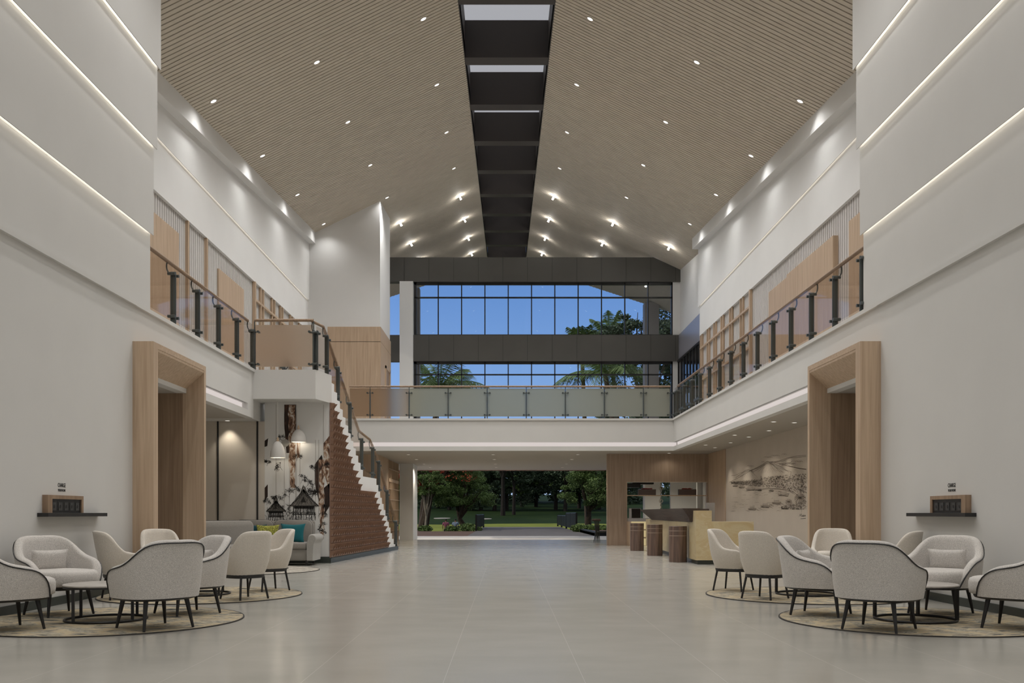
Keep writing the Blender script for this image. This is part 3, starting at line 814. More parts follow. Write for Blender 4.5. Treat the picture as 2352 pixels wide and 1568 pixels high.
# ================================================================ RAILINGS
def railing(name, label, pts, mats, hand_off=(0, 0), top=.86, rail_h=1.04, cat='railing', brackets=True, skip_post=(), frost=False, rail_ext=(0, 0)):
    """pts: post bases (x, y, z) along the run"""
    c = Vector(pts[0]); t = thing(name, label, cat, c, 0)
    P = [Vector(p)-c for p in pts]; ho = Vector((hand_off[0], hand_off[1], 0))
    # handrail
    hp = [p+ho+Vector((0, 0, rail_h)) for p in P]
    if rail_ext[0]: hp[0] = hp[0] - (hp[1]-hp[0]).normalized()*rail_ext[0]
    if rail_ext[1]: hp[-1] = hp[-1] + (hp[-1]-hp[-2]).normalized()*rail_ext[1]
    MB().tube(hp, .032, 10).build('handrail', M['rail'], t, smooth=50)
    for i, p in enumerate(P):
        if i in skip_post: continue
        d = (P[min(i+1, len(P)-1)]-P[max(i-1, 0)]); d.z = 0; d.normalize(); nn = Vector((-d.y, d.x, 0))
        u_, w_ = d*.016, nn*.045; zt_ = Vector((0, 0, top))
        po = bevel(MB().hexa([p-u_-w_, p+u_-w_, p+u_+w_, p-u_+w_, p-u_-w_+zt_, p+u_-w_+zt_, p+u_+w_+zt_, p-u_+w_+zt_]).build('post', M['steel'], t), .006)
        sl = (P[min(i+1, len(P)-1)]-P[max(i-1, 0)]); slz = sl.z/max(1e-6, hypot(sl.x, sl.y))
        for zz in (.12, top-.05):
            m = MB()
            q = p+Vector((0, 0, zz))
            m.tube([q-d*.085-Vector((0,0,.085*slz)), q+d*.085+Vector((0,0,.085*slz))], .011, 6)
            for s in (-1, 1):
                e = q+d*.085*s+Vector((0,0,.085*slz*s))
                m.tube([e-nn*.06, e+nn*.06], .026, 10)
            m.build('clamp', M['steel'], po, smooth=50)
        if brackets:
            a = p+Vector((0, 0, top)); b = p+ho+Vector((0, 0, rail_h-.02))
            if ho.length > .02:
                k = ho.normalized()*.045 + ho
                pts_ = [a-Vector((0,0,.04)), a+k*.45+Vector((0,0,-.05)), a+k*.95+Vector((0,0,.03)), b]
            else: pts_ = [a, (a+b)/2, b]
            if len(pts_) == 4:
                q0, q1, q2, q3 = [Vector(v) for v in pts_]
                pts_ = [q0*(1-u)**3+q1*3*u*(1-u)**2+q2*3*u*u*(1-u)+q3*u**3 for u in [j/9 for j in range(10)]]
            MB().tube(pts_, .013, 6).build('bracket', M['steel'], po, smooth=50)
    for i in range(len(P)-1):
        a, b = P[i], P[i+1]; d = b-a; L = d.length; d2 = d/L
        a2, b2 = a+d2*.018, b-d2*.018
        h0, h1 = .07, top+.10
        n2 = Vector((-d.y, d.x, 0)).normalized()*.005
        z = Vector((0, 0, 1))
        MB().hexa([a2-n2+z*h0, b2-n2+z*h0, b2+n2+z*h0, a2+n2+z*h0, a2-n2+z*h1, b2-n2+z*h1, b2+n2+z*h1, a2+n2+z*h1]).build('glass_panel', mats[i % len(mats)], t)
    return t
R = 1.108*2130/2130
def side_posts(off_inv, sgn): return [(sgn*5.42, FPX*5.42*v, ZS+.01) for v in off_inv]
inv0 = 1.224e-3; dv = .1025e-3
RP = [(5.42, FPX*5.42*(inv0+dv*i), ZS+.01) for i in range(0, 14)]
RP = [p for p in RP if p[1] < 29.85] + [(5.42, 29.95, ZS+.01)]
railing('glass_railing', 'long tinted glass railing with a walnut handrail on the gallery edge, bar side', RP, [M['glass']], (.10, 0))
LP = [(-5.42, FPX*5.42*(1.2031e-3+dv*i), ZS+.01) for i in range(0, 6)]
LP = [(-5.42, 14.10, ZS+.01)] + [p for p in LP if 14.3 < p[1] < 19.5] + [(-5.42, 19.76, ZS+.01)]
railing('glass_railing', 'tinted glass railing with a walnut handrail on the gallery edge, staircase side', LP, [M['glass']], (-.10, 0), skip_post=(0,))
railing('glass_railing', 'short warm glass railing across the front of the stair landing', [(-5.38, 19.78, ZS), (-4.12, 19.78, ZS)], [frosted('landing_glass', (.97, .90, .82), (.6, .52, .45), .14)], (0, 0), rail_h=1.06)
FP = [(-5.1, 30.06, ZS+.01)] + [((x-1164)*30.06/FPX, 30.06, ZS+.01) for x in (850, 939.7, 1029.4, 1119.1, 1208.8, 1298.5, 1388.2, 1477.9)] + [(5.3, 30.06, ZS+.01)]
railing('glass_railing', 'frosted glass railing with a walnut handrail across the far gallery', FP, [M['frostw'], M['frostw']] + [M['frost']]*7, (0, .0), top=.88, skip_post=(0,))
sx = lambda D_: -3.9+.08*(D_-20.4)-.05
def spost(D_): 
    s = (D_-20.4)
    if s <= .2: zz = ZS
    elif s < 3.4: zz = ZS-.163*13*(s-.0)/3.4
    elif s < 4.7: zz = ZS-13*.163
    else: zz = max(0, (ZS-13*.163)*(1-(s-4.7)/2.85))
    return (sx(D_), D_, zz)
SPT = [(-4.07, 19.80, ZS), (-3.95, 20.35, ZS), spost(21.3), spost(22.4), spost(23.6), spost(24.85), spost(25.6), spost(26.7), (sx(27.95), 27.95, 0.0)]
railing('stair_railing', 'sloping glass railing with a walnut handrail down the hall side of the staircase', SPT, [M['glass']], (-.08, 0), top=.84)
SPT2 = [(x-1.24, y, z) for (x, y, z) in SPT[2:]]
railing('stair_railing', 'glass railing down the lounge side of the staircase, seen through the landing glass', SPT2, [M['glass']], (.08, 0), top=.84)

# ================================================================ WOOD ON THE UPPER WALLS
def upanel(lbl, sg, y0, y1, z1, d=.05, mat='wood'):
    a, b = sorted((sg*6.905, sg*(6.905-d)))
    return tag(bevel(MB().box(a, b, y0, y1, ZS, z1).build('oak_wall_panel', M[mat]), .01), lbl, 'wall panel', 'oak panels on the gallery walls')
upanel('wide oak panel on the fluted gallery wall, nearest the pier on the staircase side', -1, 15.9, 19.4, 6.95)
upanel('square-topped oak panel on the fluted gallery wall beside the lattice, staircase side', -1, 22.1, 24.2, 6.93)
upanel('oak panel on the fluted gallery wall tucked against the pier, bar side', 1, 15.4, 18.6, 6.95)
upanel('long rounded oak panel in the middle of the fluted gallery wall, bar side', 1, 19.3, 22.5, 6.88, .12)
upanel('pale end panel joined to the long oak panel, bar side', 1, 22.5, 24.3, 6.88)
for y, l in ((19.95, 'single oak batten on the fluted wall nearest the pier, staircase side'), (21.2, 'single oak batten on the fluted wall between two oak panels, staircase side')):
    tag(MB().box(-6.905, -6.84, y-.035, y+.035, ZS, 7.38).build('oak_batten', M['wood']), l, 'batten', 'oak battens')
for sg, l, first, ys, yend in ((-1, 'oak lattice of paired battens on the gallery wall, staircase side', 25.2, (26.0, 27.25, 28.25, 29.55, 30.8), 31.8),
                         (1, 'oak lattice of paired battens on the gallery wall, bar side', 26.1, (27.1, 28.4, 29.55, 30.6, 31.6, 32.7), 32.85)):
    t = thing('oak_lattice', l, 'lattice', (sg*6.9, first, ZS))
    def bx(y0, y1, z0, z1, d):
        a, b = sorted((0, -sg*d)); return MB().box(a, b, y0-first, y1-first, z0-ZS, z1-ZS)
    bx(first-.05, first+.05, ZS, 7.38, .08).build('batten', M['wood'], t)
    for y in ys:
        for q in (-.14, .14): bx(y+q-.03, y+q+.03, ZS, 7.38, .06).build('batten', M['wood'], t)
    for z in (5.75, 6.88): bx(first, yend, z, z+.06, .07).build('rail', M['wood'], t)
for y0, y1, sg, l in ((15.0, 15.8, -1, 'dark tinted door in the gallery wall behind the railing next to the pier'), (24.4, 25.1, -1, 'dark door on the gallery wall between oak panel and lattice')):
    pass

# ================================================================ CEILING DOWNLIGHTS
def spot_light(parent, e, size=135, blend=1.0, z=-.03, col=(1, .985, .96)):
    l = bpy.data.lights.new('lamp_light', 'SPOT'); l.energy = e; l.spot_size = radians(size); l.spot_blend = blend; l.color = col; l.shadow_soft_size = .06 if e > 130 or e < 100 else .14
    o = bpy.data.objects.new('lamp_light', l); COL.objects.link(o); o.parent = parent; o.location = (0, 0, z); return o
ring_me = MB().lathe([(.062,-.012),(.085,-.014),(.088,-.004),(.088,.03),(.062,.03)], n=20, capb=False, capt=False)
lens_me = MB().lathe([(.0,-.004),(.062,-.004),(.062,.02)], n=20, capb=False)
head_me = MB().lathe([(.0,-.0),(.045,-.0),(.05,.02),(.05,.11)], n=16)
ORD = ['first', 'second', 'third', 'fourth', 'fifth', 'sixth', 'seventh', 'eighth', 'ninth', 'tenth', 'eleventh', 'twelfth']
a1 = 1.845; S1 = 3.93
for sg, sd in ((-1, 'staircase side'), (1, 'bar side')):
    for nm, Xr, Y0, kmin, kmax in (('beside the skylight', 1.845, 20.5, -5, 7), ('in the middle row', 4.12, 20.1, -5, 6), ('along the eaves', 6.20, 19.6, -1, 5)):
        vis = 0
        for kq in range(kmin, kmax+1):
            y = Y0+S1*kq
            if sg < 0 and Xr > 5 and kq >= 4: continue
            if sg < 0 and nm.startswith('in') and 31.6 < y < 34.9: pass
            if y > 54.5-.9*Xr: continue
            x = sg*Xr
            if kq < 0: lab = 'round downlight %s, %s, behind the viewer, %s back' % (nm, sd, ORD[-kq-1])
            else:
                lab = 'round ceiling downlight %s, %s, %s from the viewer' % (nm, sd, ORD[kq])
            t = thing('ceiling_downlight', lab, 'ceiling light', (x, y, RZ(x, y)), 0, 'downlights in the slatted ceiling')
            t.rotation_euler = (atan2(.0915, 1), atan2(.49, 1)*sg, 0)
            ring = MB(); ring.v = list(ring_me.v); ring.f = list(ring_me.f); ring.build('trim_ring', M['lampring'], t, smooth=40)
            m = MB(); m.v = list(lens_me.v); m.f = list(lens_me.f); m.build('lens', M['lamp'], t)
            l = spot_light(t, (SPOT_W if kq >= -1 else SPOT_W*.5) if Xr < 6 else SPOT_W*(.17 if not (sg < 0 and kq == 3) else .08)); l.rotation_euler = (-t.rotation_euler[0], -t.rotation_euler[1], 0)
            if y > 34:      # over the window wall the heads hang below the slats and light them
                m = MB(); m.v = [(v[0]+.0, v[1], v[2]-.14) for v in head_me.v]; m.f = list(head_me.f); m.build('lamp_head', M['lampring'], t, smooth=40)
                pl = bpy.data.lights.new('lamp_glow', 'POINT'); pl.energy = 17; pl.shadow_soft_size = .05; pl.color = (1, .96, .9)
                po = bpy.data.objects.new('lamp_glow', pl); COL.objects.link(po); po.parent = t; po.location = (0, -.10, -.16)
def soffit_light(x, y, lab, e=30, size=80, grp='downlights under the gallery', z=ZC):
    t = thing('soffit_downlight', lab, 'ceiling light', (x, y, z), 0, grp)  # also serves the added fill lamp behind the bar wall
    MB().lathe([(.055,-.006),(.075,-.008),(.078,.0)], n=18, capb=False, capt=False).build('trim_ring', M['lampring'], t)
    MB().lathe([(0,-.004),(.055,-.004),(.055,.0)], n=18, capb=False, capt=False).build('lens', M['lamp2'], t)
    spot_light(t, e, size, .6, -.02, (1, .90, .74)); return t
M['lamp2'] = emis('soffit_lens', (1, .95, .86), 2.2)
for i, y in enumerate((22.7, 24.6, 26.6, 28.6)):
    soffit_light(6.42, y, 'flat round downlight in the soffit above the volcano mural, %s from the passage' % ORD[i], 60, 80)
soffit_light(6.42, 20.7, 'flat round downlight in the soffit above the volcano mural, hidden end by the passage', 60, 80)
for i, y in enumerate((32.0, 34.9, 38.1, 41.0)):
    for x, w_ in ((-3.4, 'nearest the staircase'), (-.47, 'on the hall axis'), (2.45, 'nearest the bar')):
        soffit_light(x, y, 'flat downlight in the garden-end soffit %s, %s row inwards' % (w_, ORD[i]), 150, 140)
soffit_light(5.46, 31.2, 'bright downlight washing the top of the brown bar wall', 12, 150)
soffit_light(6.0, 34.4, 'added fill lamp behind the bar wall brightening the back room', 220, 140)  # added lamp without a visible fitting, lifts the dark bar opening
soffit_light(-6.1, 20.25, 'downlight washing the beige panelled lounge wall', 40, 90)
soffit_light(-5.9, 17.6, 'downlight in the lounge soffit over the piped sofa', 50, 130)

for i, y in enumerate((17.0, 20.5, 24.0, 27.5)):
    soffit_light(5.9, y, 'small downlight near the gallery edge over the bar, %s from the passage' % ORD[i], 40, 140)
# ================================================================ CHAIRS
def smooth_keys(keys, t):
    t = abs(t)
    if t <= keys[0][0]: return keys[0][1]
    for (a, va), (b, vb) in zip(keys[:-1], keys[1:]):
        if t <= b:
            i = next(j for j, q in enumerate(keys) if q[0] == a)
            def sl(j):
                if j <= 0 or j >= len(keys)-1: return 0.0 if j <= 0 else (keys[-1][1]-keys[-2][1])/(keys[-1][0]-keys[-2][0])
                return (keys[j+1][1]-keys[j-1][1])/(keys[j+1][0]-keys[j-1][0])
            h = b-a; u = (t-a)/h; m0, m1 = sl(i)*h, sl(i+1)*h
            return (2*u**3-3*u*u+1)*va+(u**3-2*u*u+u)*m0+(-2*u**3+3*u*u)*vb+(u**3-u*u)*m1
    return keys[-1][1]
def shell_mesh(a, b, p, T, keys, zb, thick, taper, lean=.02, n=56):
    mb = MB(); rows = []; edge_pts = []; low = []
    for i in range(n+1):
        th = radians(-T+2*T*i/n); s, c = sin(th), cos(th)
        r = (abs(s/a)**p+abs(c/b)**p)**(-1/p)
        x, y = r*s, -r*c
        zt = max(smooth_keys(keys, math.degrees(th)), zb+.03)
        nx, ny = x/r, y/r
        hh = zt-zb
        sec = []
        for q in (0, .12, .35, .65, .9):      # outside, upwards
            z = zb+hh*q; zz = min(1, (z-zb)/.28); k = taper+(1-taper)*sin(zz*pi/2)
            ln = lean*max(0, (z-.5))/.3*max(0, c)
            sec.append((x*k, y*k-ln, z))
        k1 = taper+(1-taper)*sin(min(1, hh/.28)*pi/2); ln = lean*max(0, zt-.5)/.3*max(0, c)
        rt = thick/2
        for ang in (20, 55, 90, 125, 160):    # rounded rim
            t = radians(ang); off = -rt+rt*cos(t)
            sec.append((x*k1+nx*off, y*k1+ny*off-ln, zt-rt*.7+rt*.7*sin(t)+.0))
        for q in (.88, .6, .3, .02):          # inside, downwards
            z = zb+hh*q; zz = min(1, (z-zb)/.28); k = taper+(1-taper)*sin(zz*pi/2)
            ln2 = lean*max(0, (z-.5))/.3*max(0, c)
            sec.append((x*k-nx*thick, y*k-ny*thick-ln2, z))
        rows.append(sec); edge_pts.append((x*k1+nx*.004, y*k1+ny*.004-ln, zt-rt*.7)); low.append((x*taper, y*taper, zb))
    m = len(rows[0]); vs = [v for r_ in rows for v in r_]; fs = []
    for i in range(n):
        for k in range(m-1): fs.append((i*m+k, i*m+k+1, (i+1)*m+k+1, (i+1)*m+k))
        fs.append((i*m+m-1, i*m, (i+1)*m, (i+1)*m+m-1))
    fs += [tuple(range(m-1, -1, -1)), tuple(range(n*m, n*m+m))]
    mb.add(vs, fs); return mb, edge_pts, low
def sup_outline(a, b, p, n=40, y0=0.0):
    o = []
    for i in range(n):
        t = 2*pi*i/n; s, c = sin(t), cos(t); r = (abs(s/a)**p+abs(c/b)**p)**(-1/p); o.append((r*s, r*c+y0))
    return o
def cushion(w, h, t, n=14, pinch=.09):
    mb = MB()
    def P(u, v, sg):
        k = max(0, (1-abs(u)**2.6))*max(0, (1-abs(v)**2.6))
        return (w/2*u*(1-pinch*(1-v*v)*abs(u)**2), sg*t/2*k**.45, h/2*v*(1-pinch*(1-u*u)*abs(v)**2))
    for sg in (-1, 1):
        vs = [P(-1+2*i/n, -1+2*j/n, sg) for i in range(n+1) for j in range(n+1)]
        mb.add(vs, [(i*(n+1)+j, (i+1)*(n+1)+j, (i+1)*(n+1)+j+1, i*(n+1)+j+1) for i in range(n) for j in range(n)])
    return mb
def xf(mb, M4): mb.v = [tuple(M4 @ Vector(v)) for v in mb.v]; return mb
def leg4(root, sp, z0, r0, r1, spl, mat='blackw', n=8):
    for sx_ in (-1, 1):
        for sy_ in (-1, 1):
            MB().tube([(sx_*sp, sy_*sp, z0), (sx_*(sp+spl), sy_*(sp+spl), 0)], [r0, r1], n).build('leg', M[mat], root, smooth=50)
def make_armchair():
    t = thing('armchair', '', 'armchair', (0,0,0), 0, 'tweed armchairs around the round coffee tables')
    keys = [(0,.842),(28,.838),(42,.808),(53,.745),(63,.68),(74,.637),(88,.612),(102,.592),(113,.555),(123,.485),(130,.40),(134,.335)]
    mb, ed, low = shell_mesh(.395, .39, 2.7, 134, keys, .30, .085, .93, .05)
    mb.build('shell_back', M['fabA'], t, smooth=60)
    MB().tube(ed, .0065, 6).build('black_piping', M['black'], t, smooth=60)
    pa = 2.6
    out = sup_outline(.325, .37, pa, 40, .055)
    MB().stack(out, [(.315,.93),(.325,.985),(.37,1.0),(.43,1.0),(.462,.975),(.478,.90),(.485,.6)]).build('seat_cushion', M['fabA'], t, smooth=60)
    out2 = sup_outline(.37, .38, 2.6, 36, .01)
    MB().stack(out2, [(.275,.84),(.285,.93),(.305,.965),(.318,.95)]).build('base_frame', M['blackw'], t, smooth=40)
    leg4(t, .205, .285, .024, .0125, .045)
    c = xf(cushion(.42, .24, .12), Matrix.Translation((0, -.205, .575)) @ Matrix.Rotation(radians(-10), 4, 'X'))
    c.build('lumbar_pillow', M['fabA'], t, smooth=80)
    return t
def make_tub():
    t = thing('dining_chair', '', 'chair', (0,0,0), 0, 'cream tub chairs around the round tables')
    keys = [(0,.865),(26,.862),(42,.845),(54,.79),(66,.69),(80,.615),(98,.59),(122,.575),(136,.54)]
    mb, ed, low = shell_mesh(.29, .30, 2.6, 137, keys, .30, .06, .76, .05)
    mb.build('shell_back', M['fabB'], t, smooth=60)
    out = sup_outline(.235, .285, 2.8, 36, .03)
    MB().stack(out, [(.31,.80),(.36,.93),(.45,1.0),(.50,1.0),(.53,.95),(.54,.7)]).build('seat_cushion', M['fabB'], t, smooth=60)
    out2 = sup_outline(.225, .235, 2.6, 30, 0)
    MB().stack(out2, [(.27,.98),(.30,1.02),(.315,1.0)]).build('base_frame', M['blackw'], t, smooth=40)
    leg4(t, .165, .30, .0155, .013, .045)
    return t
arm = make_armchair(); tub = make_tub()
AL = [(-3.35, 8.83, -.77, .64, 'tweed armchair with its back turned to the hall, nearest of the staircase side group'),
      (-4.82, 9.98, .73, -.53, 'tweed armchair with a lumbar pillow facing the hall, against the wall on the staircase side'),
      (-4.70, 8.68, .60, .75, 'tweed armchair cut by the frame edge below the charging shelf, staircase side'),
      (-3.48, 10.1, -.6, -.65, 'tweed armchair turned sideways behind the one with its back to us, staircase side'),
      (3.50, 8.72, .67, .73, 'tweed armchair with its back turned to the hall, nearest of the bar side group'),
      (4.72, 10.09, -.62, -.62, 'tweed armchair with a lumbar pillow facing the hall, against the wall on the bar side'),
      (4.86, 8.80, -.70, .70, 'tweed armchair cut by the frame edge below the charging shelf, bar side'),
      (3.38, 9.98, .80, -.55, 'tweed armchair seen from its side with sweeping black piping, bar side')]
RUGZ = .012
for i, (x, y, dx, dy, l) in enumerate(AL):
    if i == 0: arm.location = (x, y, RUGZ); arm.rotation_euler = (0, 0, face(dx, dy)); arm['label'] = l
    else: dup(arm, l, (x, y, RUGZ), face(dx, dy))
TL = [(-3.34, 11.8, -.75, .6, 'cream tub chair with its rounded back turned to the hall, staircase side'),
      (-3.36, 13.1, -.75, -.65, 'cream tub chair half hidden behind another one beside the sofa'),
      (-4.90, 11.85, .75, .55, 'cream tub chair seen from the side against the wall, staircase side'),
      (-4.80, 12.98, .6, -.75, 'cream tub chair facing us in front of the oak passage surround, staircase side'),
      (3.30, 11.85, .7, .65, 'cream tub chair with its rounded back turned to the hall, bar side'),
      (3.20, 13.1, .80, -.6, 'cream tub chair nearest the yellow marble counter, open front towards us'),
      (4.95, 11.9, -.72, .6, 'cream tub chair mostly hidden behind the wall-side armchair, bar side'),
      (4.70, 13.4, -.35, -.9, 'cream tub chair facing us in front of the oak passage surround, bar side')]
for i, (x, y, dx, dy, l) in enumerate(TL):
    if i == 0: tub.location = (x, y, RUGZ); tub.rotation_euler = (0, 0, face(dx, dy)); tub['label'] = l
    else: dup(tub, l, (x, y, RUGZ), face(dx, dy))

# ---- coffee tables
tb = thing('coffee_table', 'round stone-topped coffee table with a black ring base, nearest the charging shelf, staircase side', 'coffee table', (-4.09, 9.47, RUGZ), .3, 'round coffee tables')
MB().lathe([(.400,.352),(.408,.356),(.408,.368),(.400,.372),(.0,.372)], n=48, capt=False).build('table_top', M['ttop'], tb, smooth=40)
MB().lathe([(.395,.335),(.405,.337),(.405,.352),(.395,.352)], n=48).build('rim', M['blackw'], tb, smooth=40)
MB().tube([(.39*cos(2*pi*i/48), .39*sin(2*pi*i/48), .012) for i in range(48)], .012, 8, True).build('ring_base', M['blackw'], tb, smooth=60)
for i in range(4):
    q = pi/4+i*pi/2
    MB().box(-.014, .014, -.014, .014, .015, .336).build('leg', M['blackw'], tb).location = (.385*cos(q), .385*sin(q), 0)
dup(tb, 'round stone-topped coffee table with a black ring base, nearest the charging shelf, bar side', (4.17, 9.47, RUGZ))
dup(tb, 'round table with a black ring base behind the armchairs, staircase side', (-4.12, 12.45, RUGZ), .2)
dup(tb, 'round table with a black ring base behind the armchairs, bar side', (4.02, 12.45, RUGZ), .5)

# ---- rugs
def rug(x, y, r, label, mat='rug'):
    t = thing('round_rug', label, 'rug', (x, y, 0), 0, 'round rugs')
    MB().lathe([(r, 0), (r, .011), (0, .011)], n=72, capt=False).build('pile', M[mat], t)
    MB().lathe([(r-.002, 0), (r+.012, 0), (r+.012, .012), (r-.002, .012)], n=72, capb=False, capt=False).build('binding', M['rugedge'], t)
rug(-4.07, 9.5, 1.32, 'round faded beige and gold rug under the front armchairs, staircase side')
rug(-4.08, 12.42, 1.30, 'round faded beige and gold rug under the cream chairs, staircase side')
rug(4.17, 9.5, 1.32, 'round faded beige and gold rug under the front armchairs, bar side')
rug(4.02, 12.40, 1.32, 'round faded beige and gold rug under the cream chairs, bar side')
rug(-5.05, 17.8, 1.42, 'round ivory and black ink-pattern rug under the grey sofas', 'rugbw')

# ---- sofas
def sofa(label, loc, rz, W, nb, fab='fabS', D_=.86, backh=.94):
    t = thing('sofa', label, 'sofa', loc, rz, 'grey linen sofas')
    # faces -y locally (towards the camera when rz = 0)
    iw = W-.30
    MB().rbox((0, .02, .215), (iw+.04, D_-.06, .25), .03, 3).build('base', M[fab], t, smooth=50)
    cw = iw/nb
    for i in range(nb):
        cx = -iw/2+cw*(i+.5)
        MB().rbox((cx, -.05, .40), (cw-.012, D_-.14, .15), .045, 4).build('seat_cushion', M[fab], t, smooth=50)
        z0, z1 = .45, backh
        # back cushion with big rounded upper corners
        hw = (cw-.01)/2; pr = []
        for (cxx, sgn) in ((hw-.13, 1), (-hw+.13, -1)):
            rngs = range(0, 91, 15) if sgn > 0 else range(90, 181, 15)
            for a_ in rngs: pr.append((cx+cxx+.13*cos(radians(a_)), z1-.13+.13*sin(radians(a_))))
        pr = [(cx+hw, z0)] + pr + [(cx-hw, z0)]
        yb0, yb1 = .20, .37; n = len(pr)
        m = MB(); lay = [(yb0, .90), (yb0-.03, .97) , (yb0+.02, 1.0), (yb1, 1.0)]
        lay = [(yb0-.035, .93), (yb0-.015, .985), (yb0+.02, 1.0), (yb1, 1.0)]
        cz = (z0+z1)/2; vs = []
        for (yy, k) in lay: vs += [(cx+(x-cx)*k, yy, cz+(z-cz)*k) for x, z in pr]
        fs = [(i2*n+j, i2*n+(j+1) % n, (i2+1)*n+(j+1) % n, (i2+1)*n+j) for i2 in range(3) for j in range(n)]
        fs += [tuple(range(n-1, -1, -1)), tuple(range(3*n, 4*n))]
        bc = m.add(vs, fs).build('back_cushion', M[fab], t, smooth=50)
        MB().tube([(cx+(x-cx)*1.0, yb0+.02, cz+(z-cz)*1.0) for x, z in pr], .006, 6).build('piping', M['black'], bc)
    MB().tube([(-iw/2, -D_/2+.06, .325), (iw/2, -D_/2+.06, .325)], .007, 6).build('piping', M['black'], t)
    for s in (-1, 1):   # rolled arms
        pr = []
        x0 = iw/2-.0
        pts = [(x0, .09), (x0+.13, .09), (x0+.14, .30), (x0+.15, .44)]
        for a_ in range(-50, 181, 20): pts.append((x0+.115+.085*cos(radians(a_)), .565+.085*sin(radians(a_))))
        pts += [(x0+.015, .50), (x0, .44)]
        n = len(pts); vs = []
        for (yy, k) in ((-D_/2, .93), (-D_/2+.03, 1), (D_/2-.06, 1), (D_/2-.04, .95)):
            vs += [(s*(x0+.08+(x-x0-.08)*k), yy, .35+(z-.35)*k) for x, z in pts]
        fs = [(i2*n+j, i2*n+(j+1) % n, (i2+1)*n+(j+1) % n, (i2+1)*n+j) for i2 in range(3) for j in range(n)]
        fs += [tuple(range(n-1, -1, -1)), tuple(range(3*n, 4*n))]
        MB().add(vs, fs).build('arm', M['fabSl'], t, smooth=50)
    MB().rbox((0, .385, .50), (iw+.02, .09, .84), .03, 3).build('back_frame', M[fab], t, smooth=50)
    for sx_ in (-1, 1):
        for sy_ in (-1, 1): MB().cyl((sx_*(W/2-.16), sy_*(D_/2-.10)-.02, 0), (sx_*(W/2-.16), sy_*(D_/2-.10)-.02, .10), .022, .03, 10).build('leg', M['blackw'], t)
    return t
sofa('grey two-seat sofa against the mural wall holding teal and lime cushions', (-5.02, 19.78, .012), 0, 1.98, 2)
sofa('grey sofa with a tall piped rounded back beside the oak passage surround', (-5.38, 18.0, .012), radians(58), 1.9, 1)
def pillow(label, loc, rz, tilt, w, h, mat, grp=None):
    mb = xf(cushion(w, h, .14, 16, .12), Matrix.Rotation(tilt, 4, 'X'))
    o = mb.build('throw_pillow', M[mat], smooth=80); o.location = loc; o.rotation_euler = (0, 0, rz)
    return tag(o, label, 'cushion', 'throw cushions on the grey sofa')
pillow('bright teal throw cushion on the sofa against the mural wall', (-4.53, 19.60, .675), -.08, radians(-14), .54, .42, 'teal')
pillow('lime green patterned throw cushion beside the bright teal one', (-5.03, 19.49, .665), .10, radians(-16), .48, .40, 'lime')
pillow('dark teal throw cushion half hidden behind the lime one', (-5.33, 19.60, .665), .10, radians(-12), .50, .40, 'tealdk')
# slender pole table beside the piped sofa
t = thing('side_table', 'slender black-legged side table squeezed between the two grey sofas', 'side table', (-4.42, 18.25, .012))
MB().lathe([(.0,.46),(.16,.46),(.16,.475),(0,.475)], n=24, capb=False, capt=False).build('table_top', M['blackw'], t)
MB().cyl((0,0,.0), (0,0,.46), .016, None, 8).build('pole', M['blackw'], t)
MB().lathe([(.12,0),(.12,.012),(0,.012)], n=24, capt=False).build('foot', M['blackw'], t)

# ---- pendant lamps under the landing
def pendant(x, y, ztop, zs, r, h, lab):
    t = thing('pendant_lamp', lab, 'pendant lamp', (x, y, zs), 0, 'white pendant lamps under the landing')
    MB().cyl((0,0,h+.07), (0,0,ztop-zs), .006, None, 6).build('cord', M['shade'], t)
    MB().lathe([(.028,h-.005),(.026,h+.03),(.012,h+.085),(.0,h+.09)], n=14, capb=False, capt=False).build('wooden_cap', M['wood'], t, smooth=50)
    prof = [(r*cos(a_)*1.0 if a_ > 0 else r, h*sin(a_)) for a_ in [radians(q) for q in (0, 12, 25, 38, 52, 66, 80, 88)]]
    MB().lathe(prof + [(r*.0+.004, h)] + [(x_*.94, z_*.96) for x_, z_ in reversed(prof)], n=32, capb=False, capt=False).build('shade', M['shade'], t, smooth=60)
    MB().lathe([(0,.10),(.02,.10),(.035,.07),(.035,.05),(.0,.02)], n=14, capb=False, capt=False).build('bulb', M['lamp2'], t)
    pl = bpy.data.lights.new('bulb_light', 'POINT'); pl.energy = 5; pl.shadow_soft_size = .04; pl.color = (1, .88, .7)
    po = bpy.data.objects.new('bulb_light', pl); COL.objects.link(po); po.parent = t; po.location = (0, 0, .03)
pendant((638-1164)*20.05/FPX, 20.05, 3.53, EYE+(1178-1051)*20.05/FPX, .165, .36, 'white dome pendant lamp hanging lower, nearer the panelled wall')
pendant((685.5-1164)*20.25/FPX, 20.25, 3.53, EYE+(1178-1015)*20.25/FPX, .165, .28, 'white dome pendant lamp hanging higher, nearer the brown stair cladding')

